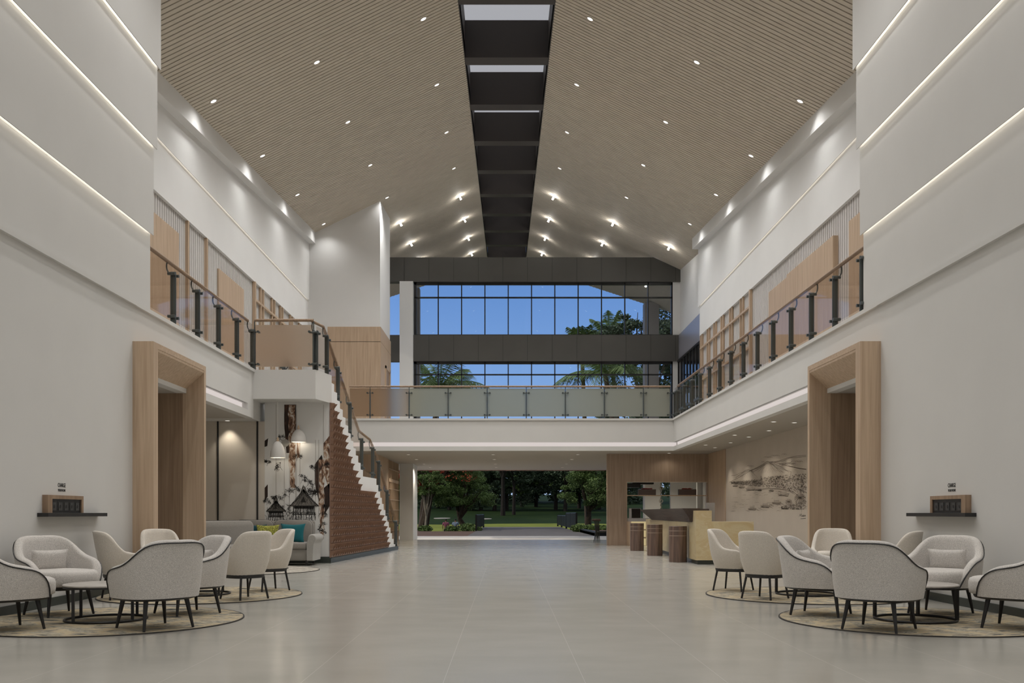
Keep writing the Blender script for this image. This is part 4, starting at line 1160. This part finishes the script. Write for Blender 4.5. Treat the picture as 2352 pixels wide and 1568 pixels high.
# ================================================================ CHARGING SHELVES
def glyph_text(s, size, parent, loc, rot, sx_=1.0, name='word_line', mat='letter'):
    cu = bpy.data.curves.new(name, 'FONT'); cu.body = s; cu.size = size; cu.align_x = 'CENTER'; cu.extrude = .0012; cu.offset = .0003; cu.space_character = .95
    tmp = bpy.data.objects.new('tmp_text', cu); COL.objects.link(tmp); bpy.context.view_layer.update()
    me = bpy.data.meshes.new_from_object(tmp.evaluated_get(bpy.context.evaluated_depsgraph_get())); me.name = name; bpy.data.objects.remove(tmp)
    me.materials.clear(); me.materials.append(M[mat]); o = bpy.data.objects.new(name, me); COL.objects.link(o); o.parent = parent
    o.location = loc; o.rotation_euler = rot; o.scale = (sx_, 1, 1); return o
for sg, sd in ((-1, 'staircase side'), (1, 'bar side')):
    def bx(x0, x1, y0, y1, z0, z1):
        a, b = sorted((sg*x0, sg*x1)); return MB().box(a, b, y0, y1, z0, z1)
    o = bx(5.27, 5.40, 10.66, 12.24, 1.058, 1.103).build('wall_shelf', M['blackw']); tag(bevel(o, .003), 'long thin black wall shelf under the charging box, '+sd, 'shelf')
    t = thing('charging_station', 'oak charging box with five grey phone lockers standing on the black shelf, '+sd, 'charging station', (sg*5.4, 10.78, 1.103))
    def lb(x0, x1, y0, y1, z0, z1):
        a, b = sorted((-sg*x0, -sg*x1)); return MB().box(a, b, y0, y1, z0, z1)
    m = lb(0, .07, 0, .10, 0, .21); m2 = lb(0, .07, .85, .90, 0, .21); m3 = lb(0, .07, .10, .85, .165, .21)
    m.add(m2.v, m2.f); m.add(m3.v, m3.f); m.build('oak_case', M['woodm'], t)
    lb(0, .055, .10, .85, 0, .165).build('black_bay', M['black'], t)
    for i in range(5):
        y = .125+i*.147
        d_ = lb(.055, .060, y, y+.085, .03, .125).build('locker_door', M['lockface'], t)
        cyl = MB().cyl((-sg*.060, y+.0425, .078), (-sg*.0625, y+.0425, .078), .018, None, 12).build('round_mark', M['black'], d_)
        lb(.06, .0625, y+.02, y+.05, .055, .065).build('emblem', M['black'], d_)
    t = thing('wall_lettering', 'black CHARGE YOUR PHONE lettering on the pale wall above the charging box, '+sd, 'lettering', (sg*5.398, 11.25, 1.44))
    rot = (radians(90), 0, radians(90) if sg < 0 else radians(-90))
    glyph_text('CHARGE', .070, t, (0, 0, -.025), rot, .74)
    glyph_text('YOUR PHONE', .042, t, (0, 0, -.078), rot, .74)

# ================================================================ BAR
wb = structE('wall_back')
Y0, Y1 = 31.66, 31.92
MB().box(3.43, 4.09, Y0, Y1, 0, ZC).build('veneer_wall', M['woodbar'], wb)
MB().box(6.85, 7.24, Y0, Y1, 0, ZC).build('veneer_wall', M['woodbar'], wb)
MB().box(4.09, 6.85, Y0, Y1, 2.155, ZC).build('veneer_wall', M['woodbar'], wb)
MB().box(4.09, 4.11, Y0-.005, Y1, 0, 2.155).build('opening_edge', M['wood'], wb)
MB().box(4.09, 6.85, Y0-.003, Y0+.02, 2.15, 2.165).build('opening_edge', M['lampring'], wb)
struct('column', MB().box(5.5, 6.12, 36.9, 37.4, 0, ZC), M['wall_cool'])
struct('wall_right', MB().box(6.52, 8.04, 36.9, 37.1, 0, ZC), M['wall_cool'])
struct('wall_right', MB().box(6.78, 8.04, 33.0, 33.2, 0, ZC), M['wall_cool'])
# counter
ct = thing('bar_counter', 'long yellow marble bar counter with a slanted dark wood front and a raised end block', 'bar counter', (4.05, 19.86, 0))
def cpx(y): return .34*y/9.44          # the face runs slightly outwards
L = 9.4
MB().prism([(0,0),(1.24,0),(1.24,.62),(.62,.62),(.62+cpx(L),L),(cpx(L),L)], .09, .915).build('marble_body', M['marble'], ct)
MB().prism([(0,0),(.34,0),(.36,.42),(.02,.42)], .915, 1.155).build('raised_marble_end', M['marble'], ct)
MB().prism([(.04,.035),(1.22,.035),(1.22,.58),(.58,.58),(.58+cpx(L),L-.03),(cpx(L)+.04,L-.03)], 0, .09).build('plinth', M['base'], ct)
a, b = .45, 8.4
x0, x1 = cpx(a), cpx(b)
MB().hexa([(x0-.005,a,.90),(x0+.10,a,.90),(x1+.10,b-.8,.90),(x1-.06,b-.8,.90),(x0-.24,a-.10,1.205),(x0+.14,a-.10,1.205),(x1+.14,b,1.205),(x1-.30,b,1.205)]).build('slanted_wood_front', M['bartop'], ct)
MB().prism([(-.06,.44),(.38,.44),(.38,1.1),(.0,1.1)], .915, 1.195).build('dark_end_top', M['bartop'], ct)
t = tag(MB().box(4.42, 4.60, 20.5, 20.62, .917, 1.33).build('menu_board', M['grey']), 'plain grey upright panel standing on the marble counter end', 'panel')
# back counter
bc = thing('back_counter', 'low grey back counter with backlit shelves in the bar wall opening', 'counter', (4.10, 31.0, 0))
MB().box(0, .75, .0, .9, .82, .93).build('top', M['grey'], bc)
MB().box(0, .06, .0, .9, 0, .82).build('side_panel', M['wood'], bc)
MB().box(0, .75, .85, .9, 0, .82).build('backlit_panel', M['backlit'], bc)
for z in (.25, .52): MB().box(.06, .75, .1, .85, z, z+.03).build('shelf', M['wood'], bc)
rnd = random.Random(3)
for j, z in enumerate((.28, .55)):
    for i in range(3):
        w_ = .09; x = 4.18+i*.12
        tag(MB().box(x, x+w_, 31.15, 31.35, z, z+.12+.03*((i+j) % 3)).build('storage_box', M[['purple','cream','black'][(i+j) % 3]]),
            '%s box on the %s backlit shelf, %s from the oak side' % (['purple','cream','black'][(i+j) % 3], ['lower','upper'][j], ORD[i]), 'box', 'boxes on the backlit shelves')
t = thing('display_screen', 'black boxy screen on the grey back counter', 'screen', (4.13, 31.05, .93))
MB().box(.0, .36, 0, .3, 0, .33).build('casing', M['grey'], t); MB().box(.05, .345, -.012, 0, .01, .32).build('glass_front', M['screen'], t)
# shelf in the opening
tag(MB().box(4.10, 6.84, 31.68, 31.90, 1.685, 1.715).build('wall_shelf', M['wood']), 'thin oak shelf spanning the opening of the bar wall', 'shelf')
for x, l in ((4.50, 'dark wooden planter box with red flowers on the bar shelf, nearer the garden'), (5.88, 'dark wooden planter box with red flowers on the bar shelf, nearer the mural')):
    t = thing('planter_box', l, 'planter', (x, 31.7, 1.715), 0, 'planter boxes on the bar shelf')
    MB().box(0, .60, 0, .18, 0, .20).build('box', M['planter'], t)
    mb = MB()
    for k in range(90):
        c = Vector((rnd.uniform(.12,.48), rnd.uniform(.02,.16), rnd.uniform(.19,.235))); r = .018
        mb.rbox(c, (r*2, r*2, r), .006, 1)
    o = mb.build('flowers', M['redf'], t); o['kind'] = 'stuff'
for i, (x, w_, z, y) in enumerate(((4.12, .55, 2.0, 32.4), (4.45, .75, 2.12, 32.8), (5.0, 1.0, 2.22, 33.2))):
    tag(MB().box(x, x+w_, y, y+.5, z, z+.14).build('ceiling_box', M['black']), 'flat black hanging box behind the bar opening, %s' % ['lowest', 'middle one', 'topmost'][i], 'box', 'flat black boxes behind the bar')
for i in range(3): MB
t = thing('chain_ornament', 'pale ring chain hanging behind the bar shelf', 'ornament', (5.34, 32.1, 1.1))
for j in range(16):
    z = 1.08-j*.062
    if z < .15: break
    m = MB().tube([( .028*cos(2*pi*k_/12)*(1 if j % 2 else .45), .028*sin(2*pi*k_/12)*(.45 if j % 2 else 1)*.3, z+.038*sin(2*pi*k_/12)) for k_ in range(12)], .006, 5, True)
    m.build('link', M['lampring'], t)
for z in (.42, .86): MB().tube([(.06*cos(2*pi*k_/16), 0, z+.06*sin(2*pi*k_/16)) for k_ in range(16)], .012, 6, True).build('ring', M['lampring'], t)
MB().cyl((0,0,1.08), (0,0,ZC-1.1), .005, None, 5).build('cord', M['lampring'], t)
t = tag(MB().box(4.45, 4.68, 23.8, 24.0, .917, 1.22).build('card_terminal', M['grey']), 'small grey box peeking over the dark bar front', 'box')
# stools
def make_stool(label, x, y):
    t = thing('bar_stool', label, 'stool', (x, y, 0), 0, 'drum bar stools at the counter')
    MB().lathe([(.196,0),(.199,.03),(.199,.585)], n=28).build('drum', M['stool'], t, smooth=40)
    MB().lathe([(.199,.60),(.199,.695)], n=28).build('upper_drum', M['stool'], t, smooth=40)
    MB().lathe([(.201,.71),(.201,.80),(.195,.805)], n=28).build('seat', M['stool'], t, smooth=40)
    for z in (.585, .695): MB().lathe([(.202,z),(.202,z+.015)], n=28).build('band', M['stoolband'], t, smooth=40)
    return t
s0 = make_stool('dark wooden drum stool at the counter, nearest the camera', (1557-1164)*20.9/FPX, 20.9)
dup(s0, 'dark wooden drum stool at the counter, between the other two', ((1504-1164)*24.05/FPX, 24.05, 0))
dup(s0, 'dark wooden drum stool at the counter, nearest the brown bar wall', ((1463-1164)*27.2/FPX, 27.2, 0))
# high-back chair at the garden end
t = thing('high_back_chair', 'dark high-backed wooden chair silhouetted at the garden opening beside the bar wall', 'chair', (3.42, 35.0, 0), radians(-8))
for i in range(5):
    x = -.10+.05*i
    MB().tube([(x*1.1-.02,-.12,0),(x*.6,-.03,.40),(x*.8-.03,.0,.82)], [.012,.02,.014], 6).build('back_slat', M['blackw'], t)
MB().rbox((-.04, 0, .84), (.34, .07, .09), .03, 3).build('head_rail', M['bartop'], t, smooth=50)
MB().rbox((.22, .05, .40), (.46, .44, .06), .02, 2).build('seat', M['blackw'], t, smooth=50)
for x, y in ((.40,-.12),(.40,.22),(.0,.22)): MB().tube([(x,y,.38),(x+.02,y,0)], [.018,.012], 6).build('leg', M['blackw'], t)
# ================================================================ GARDEN
def gz(y):
    if y < 62: return -.25
    if y < 70: return -.25-.9*(y-62)/8
    if y < 86: return -1.15
    if y < 112: return -1.15+.55*(y-86)/26
    if y < 142: return -.60+1.0*(y-112)/30
    return .40+(y-142)*.055
mb = MB(); xs = [-150+i*10 for i in range(31)]; ys = [44, 58, 62, 66, 70, 78, 86, 94, 103, 112, 122, 132, 142, 155, 170, 190, 215, 240]
mb.add([(x, y, gz(y)+.12*sin(x*.07+y*.05)*(1 if y > 90 else 0)) for y in ys for x in xs],
       [(j*31+i, j*31+i+1, (j+1)*31+i+1, (j+1)*31+i) for j in range(len(ys)-1) for i in range(30)])
o = mb.build('lawn', M['lawn'], smooth=60); tag(o, 'mown golf lawn beyond the entrance', 'lawn', kind='stuff')
mb = MB(); fy = [84, 90, 97, 104, 112, 117]; fx = [-40+i*8 for i in range(11)]  # band of sun across the lawn, laid as a paler strip of grass
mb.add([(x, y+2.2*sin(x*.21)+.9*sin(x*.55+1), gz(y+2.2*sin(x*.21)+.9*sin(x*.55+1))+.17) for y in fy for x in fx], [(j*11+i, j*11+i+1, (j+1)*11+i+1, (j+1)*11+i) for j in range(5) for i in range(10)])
tag(mb.build('sunlit_grass_strip', M['sunlit_strip'], smooth=60), 'painted sunlit strip of yellow-green grass crossing the dark lawn', 'grass', kind='stuff')
struct('path', MB().box(-1.95, 4.35, 45.2, 76, -.3, -.03), M['path'])
tag(MB().box(-14, -1.97, 45.2, 58.5, -.3, -.04).build('planting_bed', M['soil']), 'flat brown mulch bed beside the path, staircase side', 'planting bed')
t = thing('planter_bed', 'raised dark-edged planting bed beside the path, bar side', 'planting bed', (4.4, 46, -.2))
MB().box(0, 2.3, 0, .35, 0, .36).build('kerb', M['black'], t); MB().box(0, 2.3, .35, 12, 0, .30).build('mulch', M['soil'], t); MB().box(0, .25, .35, 12, 0, .36).build('kerb', M['black'], t)
for x, y, rx, ry, l in ((-9.7, 139, 1.25, 1.6, 'pale sand bunker on the lawn above the two walkers'), (-3.0, 136, .8, 1.3, 'small pale sand bunker just past the path railing'), (10.2, 108, .95, 1.9, 'pale sand bunker on the lawn behind the high-backed chair')):
    m = MB().add([(x+rx*cos(2*pi*i/24), y+ry*sin(2*pi*i/24), gz(y+ry*sin(2*pi*i/24))+.12*sin(x*.07+y*.05)+.05) for i in range(24)]+[(x+rx*cos(2*pi*i/24), y+ry*sin(2*pi*i/24), gz(y)-.5) for i in range(24)],
         [tuple(range(24))]+[(i, (i+1) % 24, (i+1) % 24+24, i+24) for i in range(24)])
    tag(m.build('sand_bunker', M['sand']), l, 'bunker', 'sand bunkers')
def bars(label, x0, x1, y0, y1, z1):
    t = thing('path_railing', label, 'railing', (x0, y0, -.03), 0, 'black railings along the path')
    n = 26; m = MB()
    for i in range(n):
        u = i/(n-1); x, y = (x1-x0)*u, (y1-y0)*u
        m.box(x-.04, x+.04, y-.10, y+.10, .14, z1)
    m.build('bars', M['black'], t)
    m = MB().tube([(0,0,z1),(x1-x0,y1-y0,z1)], .04, 6); m.tube([(0,0,.16),(x1-x0,y1-y0,.16)], .035, 6); m.build('rails', M['black'], t)
    for u in (0, .5, 1): MB().box((x1-x0)*u-.06, (x1-x0)*u+.06, (y1-y0)*u-.06, (y1-y0)*u+.06, 0, z1+.02).build('post', M['black'], t)
bars('black barred railing along the path, nearest the two walkers', -1.93, -1.83, 58.6, 73, 1.0)
bars('near section of the black barred railing along the path, bar side', 4.24, 4.34, 56.5, 67.5, 1.12)
bars('far section of the black barred railing along the path, bar side', 4.36, 4.40, 68, 80, .92)

# ---- foliage
def leaf_cloud(mb, c, r, n, size, rnd, squash=(1,1,1), shell=.55):
    for k in range(n):
        while True:
            v = Vector((rnd.uniform(-1,1), rnd.uniform(-1,1), rnd.uniform(-1,1)))
            if .15 < v.length < 1: break
        v = v.normalized()*(shell+(1-shell)*rnd.random())
        p = Vector((c[0]+v.x*r*squash[0], c[1]+v.y*r*squash[1], c[2]+v.z*r*squash[2]))
        s = size*rnd.uniform(.6, 1.4)
        a = Vector((rnd.uniform(-1,1), rnd.uniform(-1,1), rnd.uniform(-.6,.6))).normalized()*s
        b = Vector((rnd.uniform(-1,1), rnd.uniform(-1,1), rnd.uniform(-1,1))).normalized()
        b = (b-a*(b.dot(a)/a.length_squared)).normalized()*s*.55
        mb.add([p-a, p+b, p+a, p-b], [(0,1,2,3)])
def tree(label, x, y, h, cr, trunk, ch, leaf='leafd', bark='bark', n=2600, size=.35, seed=1, lean=(0,0), forks=5, flowers=0, name='tree', tr=.25, group='trees beyond the lawn', z0=None, blobs=16, flat=.7):
    """trunk: clear height; ch: crown centre height; cr: crown radius"""
    rnd = random.Random(seed); z = gz(y)-.1 if z0 is None else z0
    t = thing(name, label, 'tree', (x, y, z), 0, group)
    m = MB(); tp = Vector((lean[0], lean[1], trunk))
    m.tube([(0,0,0), (lean[0]*.45+.1*cr*.1, lean[1]*.5, trunk*.5), tp], [tr*1.25, tr, tr*.85], 8)
    blobsL = []
    for i in range(blobs):
        a = rnd.uniform(0, 2*pi); q = sqrt(rnd.random())*.72; zz = ch+rnd.uniform(-1, 1)*cr*flat*.75
        blobsL.append(Vector((lean[0]+cr*q*cos(a), lean[1]+cr*q*sin(a)*.8, zz)))
    for i in range(forks):
        b = blobsL[i]; mid = tp+(b-tp)*.5+Vector((rnd.uniform(-.1,.1)*cr, 0, rnd.uniform(-.05,.08)*cr))
        m.tube([tp-Vector((0,0,.05)), mid, b], [tr*.6, tr*.35, tr*.1], 6)
        for j in range(3):
            c = b+Vector((rnd.uniform(-1,1), rnd.uniform(-1,1), rnd.uniform(-.2,1)))*cr*.35
            m.tube([mid+(b-mid)*.4, c], [tr*.25, tr*.06], 5)
    m.build('trunk', M[bark], t)
    f = MB()
    for b in blobsL:
        br = cr*rnd.uniform(.28, .45); subs = [b+Vector((rnd.uniform(-1,1), rnd.uniform(-1,1), rnd.uniform(-.7,.7)))*br*.8 for _ in range(7)]
        for q in subs: leaf_cloud(f, q, br*rnd.uniform(.35, .6), n//blobs//7, size, rnd, (1,1,.6), .3)
    f.build('foliage', M[leaf], t)
    if flowers:
        f = MB()
        for b in sorted(blobsL, key=lambda q: abs(q.z-4.1)+(q.y*.4))[:8]: leaf_cloud(f, b+Vector((0,-.9,.05)), cr*.22, flowers//3, size*1.1, rnd, (1,.6,.55), .7)
        f.build('blossom', M['flower'], t)
    return t
tree('tall tree with red blossom in the crown and a mossy trunk beside the white column', (969-1164)*66/FPX, 66, 8.5, 2.9, 2.6, 4.2, 'leafm', 'bark', 30000, .060, 11, (.5, 0), 6, 1400, tr=.33, name='flame_tree', z0=-.4)
tree('slim pale-trunked forked tree leaning over the walkers', (976-1164)*64/FPX, 64, 4.6, 1.3, 1.2, 3.4, 'leafm', 'barkl', 9000, .055, 12, (.1, 0), 6, 0, tr=.09, z0=-.3)
tree('crooked tree with an orange-brown trunk and sparse crown beside the near railing', (1077-1164)*68/FPX, 68, 5.0, 2.6, 1.3, 3.5, 'leafm', 'bark', 26000, .058, 13, (-.7, 0), 9, 120, tr=.19, z0=-.6)
tree('spreading green tree with many upright branches beside the bar wall', (1349-1164)*70/FPX, 70, 6.2, 3.0, 1.9, 4.1, 'leafm', 'bark', 30000, .060, 14, (.1, 0), 12, 0, tr=.24, z0=-.6)
for i, (xp, y, tk, cr, ch, sd) in enumerate(((1155, 146, 6, 4.6, 9.5, 21), (1180, 148, 5.5, 4.2, 8.8, 22))):
    tree('dark-trunked pine standing on the lawn, %s of the close pair' % ('thicker' if i == 0 else 'slimmer'), (xp-1164)*y/FPX, y, 13, cr, tk, ch, 'leafd', 'barkd', 12000, .17, sd, (0,0), 7, 0, name='pine_tree', tr=.32-.08*i)
rr = random.Random(5)
WORDS = ORD + ['thirteenth', 'fourteenth', 'fifteenth']
for i in range(15):
    xp = 930+i*34+rr.uniform(-8, 8); y = rr.uniform(158, 176)
    tree('dark tree in the front row closing off the lawn, %s from the white column' % WORDS[i], (xp-1164)*y/FPX, y, 14, rr.uniform(4.6, 6.0), 4.5, rr.uniform(5.6, 7.2), 'leafd' if i % 4 else 'leafm', 'barkd', 10000, .20, 40+i, (0,0), 4, 0, group='dark trees closing off the lawn', tr=.3, flat=1.0)
for i in range(9):
    xp = 905+i*64+rr.uniform(-12, 12); y = rr.uniform(186, 200)
    tree('dark tree in the back row closing off the lawn, %s from the white column' % WORDS[i], (xp-1164)*y/FPX, y, 14, 7.6, 4, 6.4, 'leafd', 'barkd', 9000, .30, 80+i, (0,0), 3, 0, group='dark trees closing off the lawn', tr=.3, flat=1.1)
# shrubs
def shrub(label, x, y, r, z, seed, leaf='leafm', n=700):
    rnd = random.Random(seed); t = thing('shrub', label, 'shrub', (x, y, z), 0, 'low shrubs beside the path')
    f = MB(); leaf_cloud(f, (0,0,r*.5), r*1.25, n*2, .05, rnd, (1.3,.9,.62), .45); f.build('foliage', M[leaf], t)
    m = MB()
    for k in range(6): m.tube([(0,0,-.12),(rnd.uniform(-.5,.5)*r, rnd.uniform(-.3,.3)*r, r*.6)], [.02,.006], 5)
    m.build('stems', M['bark'], t)
for i, (xp, r, y, l) in enumerate(((976, .32, 60.5, 'low leafy shrub at the foot of the flame tree'), (1038, .30, 60.2, 'low leafy shrub in front of the two walkers'), (1076, .44, 60.8, 'bushy shrub around the crooked tree trunk'),
                                 (1092, .28, 59.6, 'small shrub at the end post of the near railing'), (1330, .34, 56.0, 'low shrub inside the dark-edged planting bed next to the railing'), (1356, .32, 55.0, 'low shrub in the middle of the dark-edged planting bed'), (1382, .30, 55, 'low shrub in the dark-edged bed beside the bar wall'))):
    shrub(l, (xp-1164)*y/FPX, y, r, -.1 if xp < 1200 else .02, 100+i)
# palms
def palm(label, xp, yp, y, R, seed, bx=.5, trunk=True, up=.35, n=21, only=None):
    rnd = random.Random(seed); x = (xp-1164)*y/FPX; z = EYE+(1178-yp)*y/FPX
    t = thing('palm_tree', label, 'palm', (x, y, gz(y)), 0, 'palms outside the upper windows'); zc = z-gz(y)
    MB().tube([(bx,0,0),(bx*.62,0,zc*.5),(0,0,zc)], [.26,.2,.17], 8).build('trunk', M['bark'], t)
    for k in range(n):
        a = 2*pi*k/n+rnd.uniform(-.15,.15); el = rnd.uniform(.05, 1.1)+up*.3; L = R*rnd.uniform(.85, 1.1)
        pts = []
        for j in range(9):
            u = j/8; rad_ = L*u*cos(el)*(1-.12*u); zz = L*(u*sin(el)-.5*u*u*cos(el*.6))
            pts.append(Vector((rad_*cos(a), rad_*sin(a), zc+zz)))
        m = MB().tube(pts, [.045*(1-.09*j) for j in range(9)], 5)
        for j in range(2, 40):
            u = j/40; q = u*8; i0 = min(7, int(q)); p = pts[i0].lerp(pts[i0+1], q-i0); d = (pts[i0+1]-pts[i0]).normalized()
            sd = d.cross(Vector((0,0,1))).normalized(); ll = L*.27*(sin(pi*min(1, u*.9+.12))**.6)
            for s in (-1, 1):
                tip = p+sd*s*ll*.75+d*ll*.45+Vector((0,0,-ll*rnd.uniform(.35,.75)))
                w = d*.03
                m.add([p-w, p+w, (p+tip)/2+w*.9, tip, (p+tip)/2-w*.9], [(0,1,2,3,4)])
        m.build('frond', M['palm'], t)
palm('coconut palm crown filling the lower window beside the white column', 1010, 892, 70, 5.0, 31, -1.5)
palm('wide coconut palm crown in the lower window above the far gallery rail', 1390, 858, 66, 4.8, 32, 1.5)
palm('taller coconut palm crown showing at the bottom of the upper window', 1400, 775, 84, 3.8, 33, 1.4, up=.9)
palm('small palm crown peeping over the charcoal band beside the taller one', 1336, 790, 84, 3.2, 34, .55)
tree('tall dark evergreen beside the canopy column outside the windows', (1494-1164)*76/FPX, 76, 17, 4.7, 6, 10.8, 'leafd', 'bark', 32000, .13, 51, (0,0), 5, 0, name='evergreen_tree', tr=.4, blobs=34, flat=1.9, group=None)

# ---- two walkers on the lawn
def skinmesh(name, joints, edges, mat, parent, sub=2):
    me = bpy.data.meshes.new(name); bm = bmesh.new(); ly = bm.verts.layers.skin.verify()
    vs = []
    for i, (p, r) in enumerate(joints):
        v = bm.verts.new(p); v[ly].radius = (r, r) if not hasattr(r, '__len__') else r; v[ly].use_root = (i == 0); vs.append(v)
    for a, b in edges: bm.edges.new((vs[a], vs[b]))
    bm.to_mesh(me); bm.free(); me.materials.append(M[mat])
    o = bpy.data.objects.new(name, me); COL.objects.link(o); o.parent = parent
    s = o.modifiers.new('skin', 'SKIN'); s.use_smooth_shade = True
    s = o.modifiers.new('sub', 'SUBSURF'); s.levels = sub; s.render_levels = sub
    return o
def person(label, x, y, rz, shirt, stride, cap=False, bag=False):
    t = thing('person', label, 'person', (x, y, gz(y)), rz)
    J = [((0,0,.95),.13), ((0,0,1.12),.13), ((0,.01,1.33),(.17,.11)), ((0,.01,1.45),.07), ((0,.02,1.52),.052), ((0,.03,1.63),(.082,.10)), ((0,.03,1.72),(.07,.085)),
         ((-.10,0,.90),.09), ((-.10,stride,.50),.06), ((-.10,-stride*.6,.08),.042), ((-.10,-stride*.6+.14,.04),.035),
         ((.10,0,.90),.09), ((.10,-stride*.3,.50),.06), ((.10,-stride*1.6,.10),.042), ((.10,-stride*1.6+.13,.05),.035),
         ((-.20,0,1.40),.058), ((-.27,-.03,1.14),.042), ((-.27,.10,.92),.032), ((-.27,.14,.84),.03),
         ((.20,0,1.40),.058), ((.27,.0,1.14),.042), ((.26,-.04,.90),.032), ((.26,-.03,.82),.03)]
    E = [(0,1),(1,2),(2,3),(3,4),(4,5),(5,6),(0,7),(7,8),(8,9),(9,10),(0,11),(11,12),(12,13),(13,14),(2,15),(15,16),(16,17),(17,18),(2,19),(19,20),(20,21),(21,22)]
    skinmesh('body', J, E, 'skin', t)
    skinmesh('shirt', [((0,0,1.0),(.165,.13)), ((0,0,1.15),(.17,.13)), ((0,.01,1.34),(.20,.135)), ((0,.01,1.45),.09), ((-.20,0,1.40),.078), ((-.27,-.03,1.17),.06), ((.20,0,1.40),.078), ((.27,0,1.17),.06)],
             [(0,1),(1,2),(2,3),(2,4),(4,5),(2,6),(6,7)], shirt, t)
    skinmesh('trousers', [((0,0,1.0),(.155,.125)), ((0,0,.93),(.15,.125)), ((-.10,0,.86),.105), ((-.10,stride,.50),.078), ((-.10,-stride*.6,.10),.06), ((.10,0,.86),.105), ((.10,-stride*.3,.50),.078), ((.10,-stride*1.6,.12),.06)],
             [(0,1),(1,2),(2,3),(3,4),(1,5),(5,6),(6,7)], 'navy', t)
    h = MB(); prof = [(.088*cos(a_), .10*sin(a_)) for a_ in [radians(q) for q in (-25, 0, 25, 50, 75, 89)]]
    h.lathe(prof, (0, .02, 1.66), 16); h.build('cap' if cap else 'hair', M['hair'], t, smooth=80)
    for s in (-1, 1):       # hands with five fingers
        base = Vector((s*.27, .14 if s < 0 else -.03, .82)); m = MB()
        m.rbox((base.x, base.y, base.z-.03), (.035, .075, .09), .015, 2)
        for k in range(4): m.tube([(base.x, base.y-.028+.019*k, base.z-.07), (base.x-s*.004, base.y-.026+.018*k, base.z-.115), (base.x-s*.018, base.y-.022+.017*k, base.z-.145)], [.0085,.008,.006], 6)
        m.tube([(base.x-s*.01, base.y+.03, base.z-.01), (base.x-s*.02, base.y+.06, base.z-.05), (base.x-s*.028, base.y+.055, base.z-.085)], [.010,.009,.007], 6)
        m.build('hand', M['skin'], t, smooth=60)
    if bag:
        tag(MB().rbox((x+.30, y-.05, gz(y)+.95), (.24, .28, .34), .05, 3).build('shoulder_bag', M['navy'], smooth=50), 'dark shoulder bag hanging at the side of the walker in pale blue', 'bag')
person('walker in a pink shirt and dark trousers seen from behind on the lawn', (1024-1164)*80/FPX, 80, .05, 'pink', .12)
person('walker in a pale blue shirt and dark cap seen from behind on the lawn', (1046-1164)*82/FPX, 82, -.1, 'bluecloth', .14, True, True)
